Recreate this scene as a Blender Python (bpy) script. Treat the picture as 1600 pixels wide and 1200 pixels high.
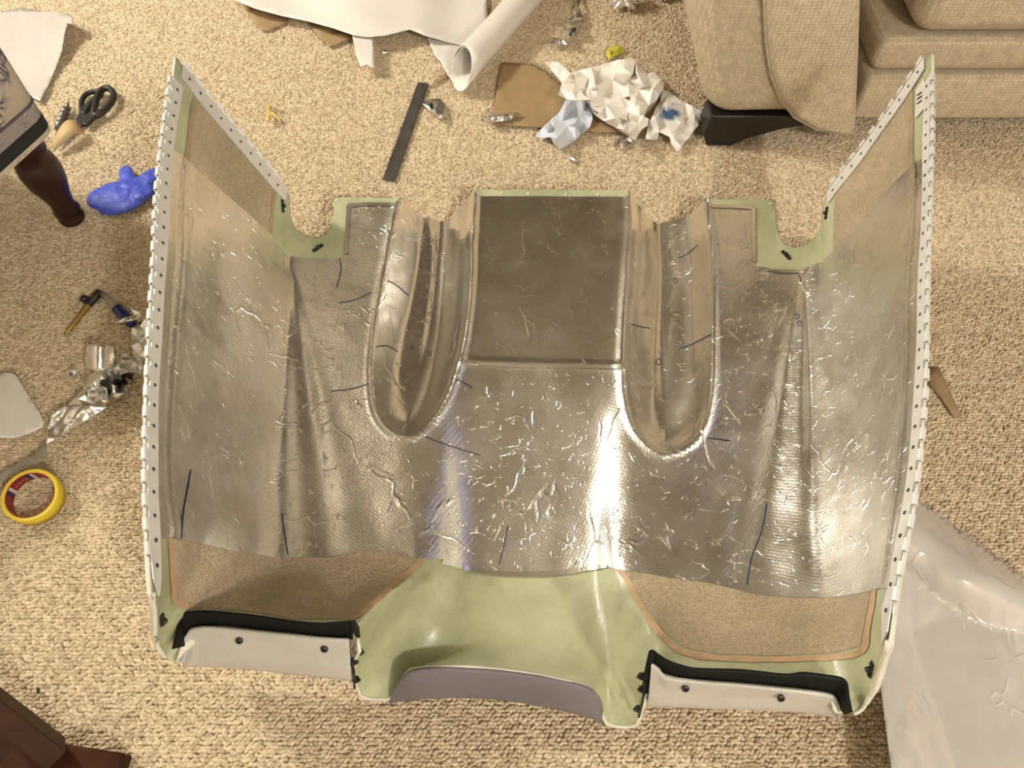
import bpy, bmesh, math, random
import numpy as np
from mathutils import Vector, Matrix, noise
from mathutils.bvhtree import BVHTree
from mathutils.geometry import delaunay_2d_cdt

for o in list(bpy.data.objects):
    bpy.data.objects.remove(o)
SC = bpy.context.scene
COL = SC.collection
random.seed(7)

# ------------------------------------------------------------------ camera
H, PITCH, FPX = 1.09, math.radians(58.0), 1202.0
SP, CP = math.sin(PITCH), math.cos(PITCH)
cd = bpy.data.cameras.new('camera')
cd.sensor_fit = 'HORIZONTAL'; cd.sensor_width = 36.0
cd.lens = FPX / 1600.0 * 36.0
cd.clip_start = 0.02
cam = bpy.data.objects.new('camera', cd); COL.objects.link(cam)
cam.location = (0, 0, H)
cam.rotation_euler = (math.radians(90) - PITCH, 0, 0)
SC.camera = cam

# ------------------------------------------------------------------ world, lamps, exposure
w = bpy.data.worlds.new('world'); SC.world = w; w.use_nodes = True
bg = w.node_tree.nodes['Background']
bg.inputs[0].default_value = (0.20, 0.24, 0.50, 1); bg.inputs[1].default_value = 1.0
SC.view_settings.view_transform = 'Standard'
SC.view_settings.look = 'None'
SC.view_settings.exposure = 0.33
SC.view_settings.gamma = 1.0
SC.view_settings.use_curve_mapping = False
ROOM = dict(x0=-2.9, x1=2.5, y0=-2.2, y1=2.75, h=2.4)

def bulb(name, loc, radius, power, color):
    l = bpy.data.lights.new(name, 'POINT'); l.shadow_soft_size = radius
    l.energy = power; l.color = color
    o = bpy.data.objects.new(name, l); COL.objects.link(o); o.location = loc
    return o
WARM = (1.0, 0.945, 0.86)
LAMP_A = (-2.10, 1.62, 1.98)
LAMP_B = (1.05, -1.25, 2.10)
bulb('pendant_bulb', LAMP_A, 0.12, 165, WARM)
bulb('pendant_bulb', LAMP_B, 0.11, 105, WARM)

# ------------------------------------------------------------------ helpers
def P(px, py, z=0.0):
    x = (px - 800.0) / FPX; v = (py - 600.0) / FPX
    D = (H - z) / (SP + v * CP)
    return Vector((x * D, D * (CP - v * SP), z))

def PY(px, py, Y):
    x = (px - 800.0) / FPX; v = (py - 600.0) / FPX
    D = Y / (CP - v * SP)
    return Vector((x * D, Y, H - D * (SP + v * CP)))

def pix(p):
    D = p[1] * CP + (H - p[2]) * SP
    return 800 + FPX * p[0] / D, 600 + FPX * ((H - p[2]) * CP - p[1] * SP) / D

def nz(x, y, z=0.0):
    return noise.noise(Vector((x, y, z)))

def pchip(xs, ys, xq):
    xs = np.asarray(xs, float); ys = np.asarray(ys, float); xq = np.asarray(xq, float)
    h = np.diff(xs); d = np.diff(ys) / h; n = len(xs)
    m = np.zeros(n)
    if n == 2:
        m[:] = d[0]
    else:
        for k in range(1, n - 1):
            if d[k - 1] * d[k] > 0:
                w1 = 2 * h[k] + h[k - 1]; w2 = h[k] + 2 * h[k - 1]
                m[k] = (w1 + w2) / (w1 / d[k - 1] + w2 / d[k])
        m[0] = d[0]; m[-1] = d[-1]
    i = np.clip(np.searchsorted(xs, xq, 'right') - 1, 0, n - 2)
    t = (xq - xs[i]) / h[i]
    return ((1 + 2 * t) * (1 - t) ** 2 * ys[i] + t * (1 - t) ** 2 * h[i] * m[i]
            + t * t * (3 - 2 * t) * ys[i + 1] + t * t * (t - 1) * h[i] * m[i + 1])

def obj(name, verts, faces, mat, parent=None, smooth=True, sol=None, solmat=0, off=-1.0, bevel=None, subsurf=0):
    me = bpy.data.meshes.new(name)
    base = Vector((0, 0, 0))
    p = parent
    while p is not None:
        base += p.location; p = p.parent
    me.from_pydata([tuple(Vector(v) - base) for v in verts], [], faces)
    for m in (mat if isinstance(mat, (list, tuple)) else [mat]):
        me.materials.append(m)
    me.update()
    if smooth:
        me.polygons.foreach_set('use_smooth', [True] * len(me.polygons))
    o = bpy.data.objects.new(name, me); COL.objects.link(o)
    if parent is not None:
        o.parent = parent
    if sol:
        md = o.modifiers.new('solid', 'SOLIDIFY'); md.thickness = sol; md.offset = off
        md.material_offset = solmat; md.material_offset_rim = solmat
    if bevel:
        md = o.modifiers.new('bevel', 'BEVEL'); md.width = bevel; md.segments = 3
        md.limit_method = 'ANGLE'; md.angle_limit = math.radians(35)
    if subsurf:
        md = o.modifiers.new('sub', 'SUBSURF'); md.levels = subsurf; md.render_levels = subsurf
    return o

def tag(o, label, cat, group=None, kind=None):
    o['label'] = label; o['category'] = cat
    if group: o['group'] = group
    if kind: o['kind'] = kind
    return o

def struct(o, label=None):
    o['kind'] = 'structure'
    if label: o['label'] = label
    return o

def thing(name, label, cat, loc, group=None):
    o = bpy.data.objects.new(name, None); COL.objects.link(o)
    o.location = loc; o.empty_display_size = 0.02
    return tag(o, label, cat, group)

def centroid(vs):
    c = Vector((0, 0, 0))
    for v in vs: c += Vector(v)
    return c / len(vs)

def meshdata(vs, fs, o0=0):
    return [tuple(v) for v in vs], [tuple(i + o0 for i in f) for f in fs]

def merge(*parts):
    V, F = [], []
    for v, f in parts:
        o = len(V); V += [tuple(x) for x in v]; F += [tuple(i + o for i in g) for g in f]
    return V, F

def box(c, s, rz=0.0, R=None):
    R = R or Matrix.Rotation(rz, 3, 'Z')
    c = Vector(c)
    V = [c + R @ Vector((x * s[0] / 2, y * s[1] / 2, z * s[2] / 2)) for z in (-1, 1) for y in (-1, 1) for x in (-1, 1)]
    F = [(0, 2, 3, 1), (4, 5, 7, 6), (0, 1, 5, 4), (2, 6, 7, 3), (0, 4, 6, 2), (1, 3, 7, 5)]
    return V, F

def frame_of(d):
    d = Vector(d).normalized()
    a = Vector((0, 0, 1)) if abs(d.z) < 0.9 else Vector((1, 0, 0))
    x = a.cross(d).normalized(); y = d.cross(x)
    return x, y, d

def tube(pts, rad, seg=8, closed=False, flat=1.0, caps=True):
    pts = [Vector(p) for p in pts]; n = len(pts)
    rads = rad if isinstance(rad, (list, tuple)) else [rad] * n
    V, F = [], []
    for i, p in enumerate(pts):
        if closed:
            d = pts[(i + 1) % n] - pts[i - 1]
        else:
            d = pts[min(i + 1, n - 1)] - pts[max(i - 1, 0)]
        d = d.normalized() if d.length > 1e-9 else Vector((0, 0, 1))
        up = Vector((0, 0, 1)) if abs(d.z) < 0.95 else Vector((1, 0, 0))
        x = up.cross(d).normalized(); y = d.cross(x)
        for k in range(seg):
            a = 2 * math.pi * k / seg
            V.append(p + rads[i] * (math.cos(a) * x + math.sin(a) * flat * y))
    m = n if closed else n - 1
    for i in range(m):
        for k in range(seg):
            a = i * seg + k; b = i * seg + (k + 1) % seg
            c = ((i + 1) % n) * seg + (k + 1) % seg; d_ = ((i + 1) % n) * seg + k
            F.append((a, b, c, d_))
    if caps and not closed:
        F.append(tuple(range(seg))[::-1]); F.append(tuple((n - 1) * seg + k for k in range(seg)))
    return V, F

def lathe(profile, origin, axis=(0, 0, 1), seg=24, closed=False):
    x, y, d = frame_of(axis); o = Vector(origin)
    V, F = [], []
    for r, h in profile:
        for k in range(seg):
            a = 2 * math.pi * k / seg
            V.append(o + d * h + r * (math.cos(a) * x + math.sin(a) * y))
    n = len(profile)
    for i in range(n if closed else n - 1):
        j = (i + 1) % n
        for k in range(seg):
            F.append((i * seg + k, i * seg + (k + 1) % seg, j * seg + (k + 1) % seg, j * seg + k))
    if not closed:
        F.append(tuple(range(seg))[::-1]); F.append(tuple((n - 1) * seg + k for k in range(seg)))
    return V, F

def smooth_poly(pts, k=8, closed=False):
    pts = [tuple(map(float, p)) for p in pts]
    n = len(pts); out = []
    dim = len(pts[0])
    rng = n if closed else n - 1
    for i in range(rng):
        p0 = pts[(i - 1) % n] if (closed or i > 0) else pts[0]
        p1 = pts[i]; p2 = pts[(i + 1) % n]
        p3 = pts[(i + 2) % n] if (closed or i + 2 < n) else pts[-1]
        for s in range(k):
            t = s / k
            out.append(tuple(0.5 * (2 * p1[d] + (p2[d] - p0[d]) * t + (2 * p0[d] - 5 * p1[d] + 4 * p2[d] - p3[d]) * t * t
                       + (3 * p1[d] - p0[d] - 3 * p2[d] + p3[d]) * t ** 3) for d in range(dim)))
    if not closed: out.append(pts[-1])
    return out

def tess(poly, step):
    """a flat polygon cut by a grid; returns 2-D verts and faces"""
    bm = bmesh.new()
    vs = [bm.verts.new((x, y, 0)) for x, y in poly]
    bm.faces.new(vs)
    bmesh.ops.triangulate(bm, faces=bm.faces[:])
    xs = [p[0] for p in poly]; ys = [p[1] for p in poly]
    for ax, lo, hi in ((0, min(xs), max(xs)), (1, min(ys), max(ys))):
        n = max(1, int((hi - lo) / step))
        for i in range(1, n):
            c = lo + (hi - lo) * i / n
            co = (c, 0, 0) if ax == 0 else (0, c, 0)
            no = (1, 0, 0) if ax == 0 else (0, 1, 0)
            bmesh.ops.bisect_plane(bm, geom=bm.verts[:] + bm.edges[:] + bm.faces[:], dist=1e-5, plane_co=co, plane_no=no)
    bmesh.ops.remove_doubles(bm, verts=bm.verts[:], dist=1e-4)
    bmesh.ops.recalc_face_normals(bm, faces=bm.faces[:])
    bm.verts.index_update()
    V = [(v.co.x, v.co.y) for v in bm.verts]
    F = []
    for f in bm.faces:
        idx = [v.index for v in f.verts]
        # image y points down: make the face look up in the world
        a, b, c = (V[i] for i in idx[:3])
        area = sum(V[idx[k]][0] * V[idx[(k + 1) % len(idx)]][1] - V[idx[(k + 1) % len(idx)]][0] * V[idx[k]][1] for k in range(len(idx)))
        F.append(tuple(idx if area < 0 else idx[::-1]))
    bm.free()
    return V, F

def sheet(name, poly, zf, mat, parent=None, step=8, thick=0.0006, smooth=True, off=0.0, **kw):
    V2, F = tess(poly, step)
    V = [P(x, y, zf(x, y) if callable(zf) else zf) for x, y in V2]
    return obj(name, V, F, mat, parent, smooth=smooth, sol=thick, off=off, **kw)

def inpoly(x, y, poly):
    c = False; j = len(poly) - 1
    for i in range(len(poly)):
        xi, yi = poly[i]; xj, yj = poly[j]
        if (yi > y) != (yj > y) and x < (xj - xi) * (y - yi) / (yj - yi) + xi:
            c = not c
        j = i
    return c

def dpoly(x, y, poly):
    best = 1e9
    for i in range(len(poly)):
        x1, y1 = poly[i]; x2, y2 = poly[(i + 1) % len(poly)]
        dx, dy = x2 - x1, y2 - y1; L = dx * dx + dy * dy
        t = 0 if L == 0 else max(0, min(1, ((x - x1) * dx + (y - y1) * dy) / L))
        best = min(best, math.hypot(x - x1 - t * dx, y - y1 - t * dy))
    return best

def crumple(name, poly, n, z0, z1, mat, seed, parent=None, thick=0.0004, edge=0.35, smooth=False, bias=1.0, zedge=None):
    """a crumpled sheet: outline in the plane, random facets between"""
    rnd = random.Random(seed)
    xs = [p[0] for p in poly]; ys = [p[1] for p in poly]
    pts = []
    m = len(poly)
    for i in range(m):
        a, b = poly[i], poly[(i + 1) % m]
        k = max(1, int(math.hypot(b[0] - a[0], b[1] - a[1]) / 9))
        for s in range(k):
            t = s / k
            j = 0 if s == 0 else 1.1
            pts.append((a[0] + (b[0] - a[0]) * t + rnd.uniform(-j, j), a[1] + (b[1] - a[1]) * t + rnd.uniform(-j, j)))
    nb = len(pts); bpts = list(pts)
    tries = 0
    while len(pts) < nb + n and tries < n * 60:
        tries += 1
        x, y = rnd.uniform(min(xs), max(xs)), rnd.uniform(min(ys), max(ys))
        if inpoly(x, y, bpts) and dpoly(x, y, bpts) > 2.5 and all((x - q[0]) ** 2 + (y - q[1]) ** 2 > 9 for q in pts[nb:]):
            pts.append((x, y))
    r = delaunay_2d_cdt([Vector(p) for p in pts], [], [list(range(nb))], 1, 1e-5)
    V2, F = r[0], r[2]
    V = []
    for i, q in enumerate(V2):
        e = dpoly(q.x, q.y, bpts)
        u = rnd.random() ** bias
        z = z0 + (z1 - z0) * (u if e > 1.5 else (edge * u if zedge is None else zedge))
        V.append(P(q.x, q.y, z))
    FF = []
    for f in F:
        a, b, c = (V[i] for i in f[:3])
        FF.append(tuple(f) if (b - a).cross(c - a).z > 0 else tuple(f[::-1]))
    return obj(name, V, FF, mat, parent, smooth=smooth, sol=thick, off=0.0)

# ------------------------------------------------------------------ materials
class NT:
    def __init__(s, name):
        s.m = bpy.data.materials.new(name); s.m.use_nodes = True
        s.t = s.m.node_tree; s.b = s.t.nodes['Principled BSDF']
    def n(s, kind, **kw):
        nd = s.t.nodes.new(kind)
        for k, v in kw.items():
            if k.startswith('i_'):
                nd.inputs[k[2:].replace('_', ' ')].default_value = v
            else:
                setattr(nd, k, v)
        return nd
    def l(s, a, b):
        s.t.links.new(a, b)
    def coord(s, kind='Object', scale=(1, 1, 1), rot=(0, 0, 0)):
        c = s.n('ShaderNodeTexCoord'); mp = s.n('ShaderNodeMapping')
        mp.inputs['Scale'].default_value = scale; mp.inputs['Rotation'].default_value = rot
        s.l(c.outputs[kind], mp.inputs['Vector']); return mp.outputs[0]
    def ramp(s, fac, stops):
        r = s.n('ShaderNodeValToRGB')
        while len(r.color_ramp.elements) < len(stops): r.color_ramp.elements.new(0.5)
        for e, (p, c) in zip(r.color_ramp.elements, stops):
            e.position = p; e.color = c if len(c) == 4 else (*c, 1)
        s.l(fac, r.inputs[0]); return r.outputs[0]
    def math(s, op, a, b=None, c=None):
        m = s.n('ShaderNodeMath', operation=op)
        for i, v in enumerate((a, b, c)):
            if v is None: continue
            if isinstance(v, (int, float)): m.inputs[i].default_value = v
            else: s.l(v, m.inputs[i])
        return m.outputs[0]
    def noise(s, vec, scale, detail=3, rough=0.5, dist=0.0):
        n = s.n('ShaderNodeTexNoise'); n.inputs['Scale'].default_value = scale
        n.inputs['Detail'].default_value = detail; n.inputs['Roughness'].default_value = rough
        n.inputs['Distortion'].default_value = dist
        s.l(vec, n.inputs['Vector']); return n.outputs['Fac']
    def bump(s, h, strength, dist, prev=None):
        b = s.n('ShaderNodeBump'); b.inputs['Strength'].default_value = strength
        b.inputs['Distance'].default_value = dist
        s.l(h, b.inputs['Height'])
        if prev is not None: s.l(prev, b.inputs['Normal'])
        return b.outputs[0]

def plain(name, col, rough=0.6, metal=0.0, var=0.12, vscale=30, bump=0.0, bscale=200, spec=None, coat=0.0):
    t = NT(name); v = t.coord()
    f = t.noise(v, vscale, 4, 0.6)
    lo = tuple(max(0, c * (1 - var)) for c in col); hi = tuple(min(1, c * (1 + var)) for c in col)
    t.l(t.ramp(f, [(0.3, lo), (0.7, hi)]), t.b.inputs['Base Color'])
    t.b.inputs['Roughness'].default_value = rough; t.b.inputs['Metallic'].default_value = metal
    if spec is not None: t.b.inputs['Specular IOR Level'].default_value = spec
    if coat: t.b.inputs['Coat Weight'].default_value = coat
    if bump:
        t.l(t.bump(t.noise(v, bscale, 3), bump, 0.002), t.b.inputs['Normal'])
    return t.m

def wrinkles(t, v, scale, width, seed, lo=0.56, stretch=(1, 1, 1)):
    """sparse straight crease lines: cell borders of a warped Voronoi, kept only in patches"""
    mp = t.n('ShaderNodeMapping'); mp.inputs['Location'].default_value = (seed * 3.1, seed * 1.7, seed * .6)
    mp.inputs['Scale'].default_value = stretch
    t.l(v, mp.inputs['Vector']); v2 = mp.outputs[0]
    wn = t.n('ShaderNodeTexNoise'); wn.inputs['Scale'].default_value = scale * 1.3; wn.inputs['Detail'].default_value = 2
    t.l(v2, wn.inputs['Vector'])
    sc = t.n('ShaderNodeVectorMath', operation='SCALE'); sc.inputs['Scale'].default_value = 0.55 / scale
    t.l(wn.outputs['Color'], sc.inputs[0])
    ad = t.n('ShaderNodeVectorMath', operation='ADD'); t.l(v2, ad.inputs[0]); t.l(sc.outputs[0], ad.inputs[1])
    vo = t.n('ShaderNodeTexVoronoi', feature='DISTANCE_TO_EDGE'); vo.inputs['Scale'].default_value = scale
    t.l(ad.outputs[0], vo.inputs['Vector'])
    line = t.math('SUBTRACT', 1.0, t.math('MINIMUM', t.math('DIVIDE', vo.outputs['Distance'], width), 1.0))
    mask = t.noise(v2, scale * 0.9, 3, 0.6)
    mk = t.ramp(mask, [(lo, (0, 0, 0)), (lo + 0.07, (1, 1, 1))])
    return t.math('MULTIPLY', line, mk)

def foil_mat(name, dimple, wr, rough, col=(0.93, 0.915, 0.87), wave=0.25):
    t = NT(name); v = t.coord()
    t.b.inputs['Metallic'].default_value = 1.0
    var = t.noise(v, 5, 3)
    t.l(t.ramp(var, [(0.3, tuple(c * 0.93 for c in col)), (0.7, col)]), t.b.inputs['Base Color'])
    rv = t.noise(v, 14, 3)
    t.l(t.ramp(rv, [(0.3, (rough * 0.8,) * 3), (0.7, (rough * 1.25,) * 3)]), t.b.inputs['Roughness'])
    nrm = None
    if wave:
        nrm = t.bump(t.noise(v, 9, 2), wave, 0.02, nrm)
    if wr:
        w1 = wrinkles(t, v, 13, 0.022, 1, 0.54, (1, 0.7, 1)); w2 = wrinkles(t, v, 34, 0.040, 5, 0.56, (0.8, 1.1, 1))
        w3 = wrinkles(t, v, 80, 0.07, 9, 0.57)
        s = t.math('ADD', t.math('ADD', w1, t.math('MULTIPLY', w2, 0.8)), t.math('MULTIPLY', w3, 0.5))
        nrm = t.bump(s, wr, 0.0022, nrm)
        fine = t.noise(v, 95, 3, 0.6, 0.8)
        nrm = t.bump(fine, wr * 0.22, 0.004, nrm)
    if dimple:
        vo = t.n('ShaderNodeTexVoronoi'); vo.inputs['Scale'].default_value = 210
        vo.inputs['Randomness'].default_value = 0.25
        t.l(t.coord(scale=(1, 1.0, 1.0), rot=(0.4, 0.3, 0.6)), vo.inputs['Vector'])
        nrm = t.bump(vo.outputs['Distance'], dimple, 0.003, nrm)
    if nrm is not None: t.l(nrm, t.b.inputs['Normal'])
    return t.m

def crinkled_film():
    t = NT('crinkled_white_film'); v = t.coord()
    f = t.noise(v, 4, 3)
    t.l(t.ramp(f, [(0.3, (0.53, 0.49, 0.45)), (0.7, (0.58, 0.55, 0.51))]), t.b.inputs['Base Color'])
    t.b.inputs['Roughness'].default_value = 0.17; t.b.inputs['Coat Weight'].default_value = 0.7; t.b.inputs['Coat Roughness'].default_value = 0.06
    w1 = wrinkles(t, v, 7, 0.05, 3, 0.5, (1, 0.5, 1)); w2 = wrinkles(t, v, 22, 0.06, 6, 0.55)
    n1 = t.bump(t.noise(v, 11, 2), 0.35, 0.02)
    n1 = t.bump(t.math('ADD', w1, t.math('MULTIPLY', w2, 0.5)), 0.5, 0.004, n1)
    t.l(n1, t.b.inputs['Normal']); t.l(n1, t.b.inputs['Coat Normal'])
    return t.m

def make_mats():
    M = {}
    M['foil'] = foil_mat('dimpled_foil', 0.10, 0.40, 0.28)
    M['foil_flat'] = foil_mat('smooth_foil', 0.0, 0.22, 0.24, col=(0.84, 0.82, 0.76), wave=0.05)
    M['foil_channel'] = foil_mat('channel_foil', 0.0, 0.25, 0.20, wave=0.12)
    M['foil_scrap'] = foil_mat('scrap_foil', 0.0, 0.15, 0.26, col=(0.9, 0.89, 0.86), wave=0.1)
    M['foil_tape'] = foil_mat('foil_tape', 0.0, 0.12, 0.22, wave=0.0)
    # fibreglass
    t = NT('green_fibreglass'); v = t.coord()
    f = t.noise(v, 9, 5, 0.65, 0.4)
    c = t.ramp(f, [(0.25, (0.27, 0.28, 0.16)), (0.5, (0.42, 0.435, 0.265)), (0.75, (0.54, 0.55, 0.36))])
    t.l(c, t.b.inputs['Base Color']); t.b.inputs['Roughness'].default_value = 0.38
    t.b.inputs['Coat Weight'].default_value = 0.3; t.b.inputs['Coat Roughness'].default_value = 0.25
    n1 = t.bump(t.noise(v, 60, 4, 0.6), 0.25, 0.004)
    sp = t.noise(v, 240, 2); t.l(t.bump(t.ramp(sp, [(0.62, (0, 0, 0)), (0.7, (1, 1, 1))]), 0.2, 0.002, n1), t.b.inputs['Normal'])
    M['green'] = t.m
    t = NT('honeycomb_core'); v = t.coord()
    vo = t.n('ShaderNodeTexVoronoi'); vo.inputs['Scale'].default_value = 250; vo.inputs['Randomness'].default_value = 0.7
    t.l(v, vo.inputs['Vector'])
    big = t.noise(v, 12, 5, 0.65)
    base = t.ramp(big, [(0.25, (0.29, 0.26, 0.16)), (0.55, (0.41, 0.33, 0.22)), (0.8, (0.51, 0.43, 0.305))])
    cell = t.ramp(vo.outputs['Distance'], [(0.15, (0.62, 0.62, 0.62)), (0.55, (1.12, 1.12, 1.12))])
    mx = t.n('ShaderNodeMix', data_type='RGBA', blend_type='MULTIPLY'); mx.inputs[0].default_value = 0.8
    t.l(base, mx.inputs[6]); t.l(cell, mx.inputs[7]); t.l(mx.outputs[2], t.b.inputs['Base Color'])
    t.b.inputs['Roughness'].default_value = 0.42
    t.l(t.bump(vo.outputs['Distance'], 0.35, 0.003), t.b.inputs['Normal'])
    M['honey'] = t.m
    M['tan_faint'] = plain('faint_tan_filler', (0.33, 0.26, 0.155), 0.5, var=0.25, vscale=25)
    M['tan'] = plain('tan_filler', (0.50, 0.33, 0.185), 0.5, var=0.3, vscale=25, bump=0.2)
    M['white_gel'] = plain('white_gelcoat', (0.47, 0.455, 0.415), 0.35, var=0.10, vscale=10, bump=0.1, bscale=300)
    M['grey_primer'] = plain('grey_primer', (0.165, 0.15, 0.165), 0.6, var=0.08, vscale=12, bump=0.1, bscale=400)
    M['pale_edge'] = plain('pale_edge', (0.68, 0.66, 0.56), 0.45, var=0.1)
    M['rubber'] = plain('black_rubber', (0.006, 0.007, 0.006), 0.6, var=0.2, spec=0.15)
    M['hinge'] = plain('hinge_aluminium', (0.70, 0.69, 0.66), 0.42, metal=0.2, var=0.06)
    M['dark_metal'] = plain('dark_metal', (0.03, 0.028, 0.025), 0.45, metal=0.4)
    M['rivet'] = plain('rivet_metal', (0.10, 0.09, 0.08), 0.4, metal=0.7)
    M['ink'] = plain('marker_ink', (0.022, 0.012, 0.05), 0.5, var=0.1)
    M['paper'] = plain('white_paper', (0.72, 0.69, 0.64), 0.55, var=0.03, vscale=8, bump=0.05, bscale=60)
    M['tissue'] = plain('tissue_paper', (0.82, 0.79, 0.73), 0.75, var=0.02)
    M['bluepaper'] = plain('bluish_paper', (0.60, 0.64, 0.72), 0.7, var=0.04)
    M['kraft'] = plain('kraft_card', (0.33, 0.228, 0.115), 0.7, var=0.10, vscale=40, bump=0.1)
    M['kraft_lt'] = plain('pale_kraft', (0.50, 0.36, 0.17), 0.6, var=0.08)
    M['masking'] = plain('masking_tape', (0.60, 0.46, 0.16), 0.6, var=0.08)
    M['yellow'] = plain('yellow_tape', (0.66, 0.50, 0.03), 0.4, var=0.06)
    M['lime'] = plain('lime_scrap', (0.55, 0.52, 0.07), 0.5, var=0.1)
    M['red'] = plain('red_print', (0.28, 0.02, 0.015), 0.5, var=0.1)
    M['navy'] = plain('navy_print', (0.015, 0.02, 0.10), 0.5, var=0.1)
    M['white_print'] = plain('white_print', (0.62, 0.60, 0.58), 0.5, var=0.05)
    M['pink_print'] = plain('pink_print', (0.55, 0.22, 0.20), 0.5, var=0.05)
    M['black_plastic'] = plain('black_plastic', (0.018, 0.016, 0.014), 0.42, var=0.1)
    M['steel'] = plain('brushed_steel', (0.22, 0.20, 0.18), 0.38, metal=0.8, var=0.15, vscale=60)
    M['bright_steel'] = plain('bright_steel', (0.55, 0.53, 0.50), 0.25, metal=0.9)
    M['brass'] = plain('brass', (0.40, 0.27, 0.07), 0.35, metal=0.8)
    M['pen_blue'] = plain('blue_pen_plastic', (0.008, 0.012, 0.13), 0.3, var=0.1)
    M['pen_clear'] = plain('clear_grey_plastic', (0.26, 0.24, 0.19), 0.3)
    t = NT('blue_nitrile'); v = t.coord()
    f = t.noise(v, 40, 3); t.l(t.ramp(f, [(0.3, (0.05, 0.08, 0.50)), (0.7, (0.065, 0.105, 0.62))]), t.b.inputs['Base Color'])
    t.b.inputs['Roughness'].default_value = 0.5
    wv = t.math('ADD', wrinkles(t, v, 34, 0.12, 2, 0.46, (1.3, 0.6, 1)), t.math('MULTIPLY', wrinkles(t, v, 80, 0.16, 4, 0.5, (1.3, 0.6, 1)), 0.5))
    n1 = t.bump(wv, -0.8, 0.004); t.l(t.bump(t.noise(v, 55, 3), 0.4, 0.004, n1), t.b.inputs['Normal']); M['glove'] = t.m
    M['mahogany'] = plain('mahogany', (0.026, 0.008, 0.005), 0.38, var=0.25, vscale=20)
    M['oak'] = plain('brown_wood', (0.040, 0.014, 0.005), 0.55, var=0.3, vscale=18, spec=0.15)
    M['black_wood'] = plain('black_wood', (0.012, 0.009, 0.007), 0.4)
    M['wall_dark'] = plain('dark_wall_paint', (0.085, 0.068, 0.042), 0.85, var=0.04, vscale=3)  # colour darkened so the centre foil reflects a dark wall
    M['wall'] = plain('wall_paint', (0.76, 0.73, 0.68), 0.85, var=0.04, vscale=3)
    M['ceiling'] = plain('ceiling_paint', (0.30, 0.27, 0.21), 0.9, var=0.03, vscale=3)
    M['trim'] = plain('trim_paint', (0.70, 0.66, 0.58), 0.5, var=0.03)
    M['film'] = plain('white_glossy_film', (0.56, 0.53, 0.49), 0.16, var=0.02, vscale=4, coat=0.6)
    M['film_crinkled'] = crinkled_film()
    M['wood_floor'] = plain('carpet_backing', (0.34, 0.27, 0.18), 0.95, var=0.15, vscale=200)
    t = NT('cool_led_diffuser'); t.b.inputs['Emission Color'].default_value = (0.42, 0.42, 0.95, 1); t.b.inputs['Emission Strength'].default_value = 1.1
    t.b.inputs['Base Color'].default_value = (0.6, 0.6, 0.65, 1); M['led'] = t.m  # lilac glow of the added ceiling panel
    M['piping'] = plain('cream_fringe', (0.50, 0.45, 0.36), 0.85, var=0.25, vscale=90)
    # sofa weave
    t = NT('cream_sofa_weave'); v = t.coord()
    vo = t.n('ShaderNodeTexVoronoi'); vo.inputs['Scale'].default_value = 150; vo.inputs['Randomness'].default_value = 0.3
    t.l(t.coord(scale=(0.8, 1, 1.15)), vo.inputs['Vector'])
    base = t.ramp(t.noise(v, 60, 3), [(0.3, (0.50, 0.42, 0.295)), (0.7, (0.62, 0.53, 0.385))])
    cell = t.ramp(vo.outputs['Distance'], [(0.1, (1.1, 1.1, 1.1)), (0.6, (0.62, 0.61, 0.58))])
    mx = t.n('ShaderNodeMix', data_type='RGBA', blend_type='MULTIPLY'); mx.inputs[0].default_value = 0.7
    t.l(base, mx.inputs[6]); t.l(cell, mx.inputs[7]); t.l(mx.outputs[2], t.b.inputs['Base Color'])
    t.b.inputs['Roughness'].default_value = 0.9
    t.l(t.bump(vo.outputs['Distance'], -0.6, 0.004), t.b.inputs['Normal'])
    M['sofa'] = t.m
    # floral
    def floral(name, ground, dark, mid, sc, thr):
        t = NT(name); v = t.coord()
        a = t.noise(v, sc, 3, 0.5, 2.2)
        d = t.math('ABSOLUTE', t.math('SUBTRACT', a, 0.5))
        blot = t.ramp(t.noise(v, sc * 0.5, 1), [(thr, (0, 0, 0)), (thr + 0.05, (1, 1, 1))])
        ln = t.ramp(d, [(0.0, dark), (0.035, mid), (0.08, ground), (1.0, ground)])
        mx = t.n('ShaderNodeMix', data_type='RGBA'); t.l(blot, mx.inputs[0]); mx.inputs[6].default_value = (*ground, 1)
        t.l(ln, mx.inputs[7]); t.l(mx.outputs[2], t.b.inputs['Base Color']); t.b.inputs['Roughness'].default_value = 0.85
        return t.m
    M['floral'] = floral('floral_fabric', (0.50, 0.45, 0.36), (0.06, 0.045, 0.085), (0.22, 0.19, 0.24), 22, 0.5)
    M['floral2'] = floral('floral_border', (0.30, 0.27, 0.25), (0.55, 0.50, 0.40), (0.16, 0.13, 0.17), 45, 0.3)
    M['purple'] = plain('purple_braid', (0.10, 0.075, 0.11), 0.8, var=0.3, vscale=120)
    M['black_band'] = plain('black_fabric', (0.012, 0.014, 0.016), 0.8)
    # stained bag
    t = NT('stained_white_bag'); v = t.coord()
    st = t.noise(v, 24, 3)
    g = t.n('ShaderNodeTexGradient', gradient_type='SPHERICAL')
    t.l(t.coord(scale=(34, 34, 34)), g.inputs[0])
    k = t.math('MULTIPLY', t.ramp(st, [(0.40, (0, 0, 0)), (0.55, (1, 1, 1))]), t.ramp(g.outputs[1], [(0.05, (0, 0, 0)), (0.4, (1, 1, 1))]))
    mx = t.n('ShaderNodeMix', data_type='RGBA'); t.l(k, mx.inputs[0])
    mx.inputs[6].default_value = (0.76, 0.73, 0.69, 1); mx.inputs[7].default_value = (0.07, 0.13, 0.22, 1)
    t.l(mx.outputs[2], t.b.inputs['Base Color']); t.b.inputs['Roughness'].default_value = 0.5
    M['bag'] = t.m
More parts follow.
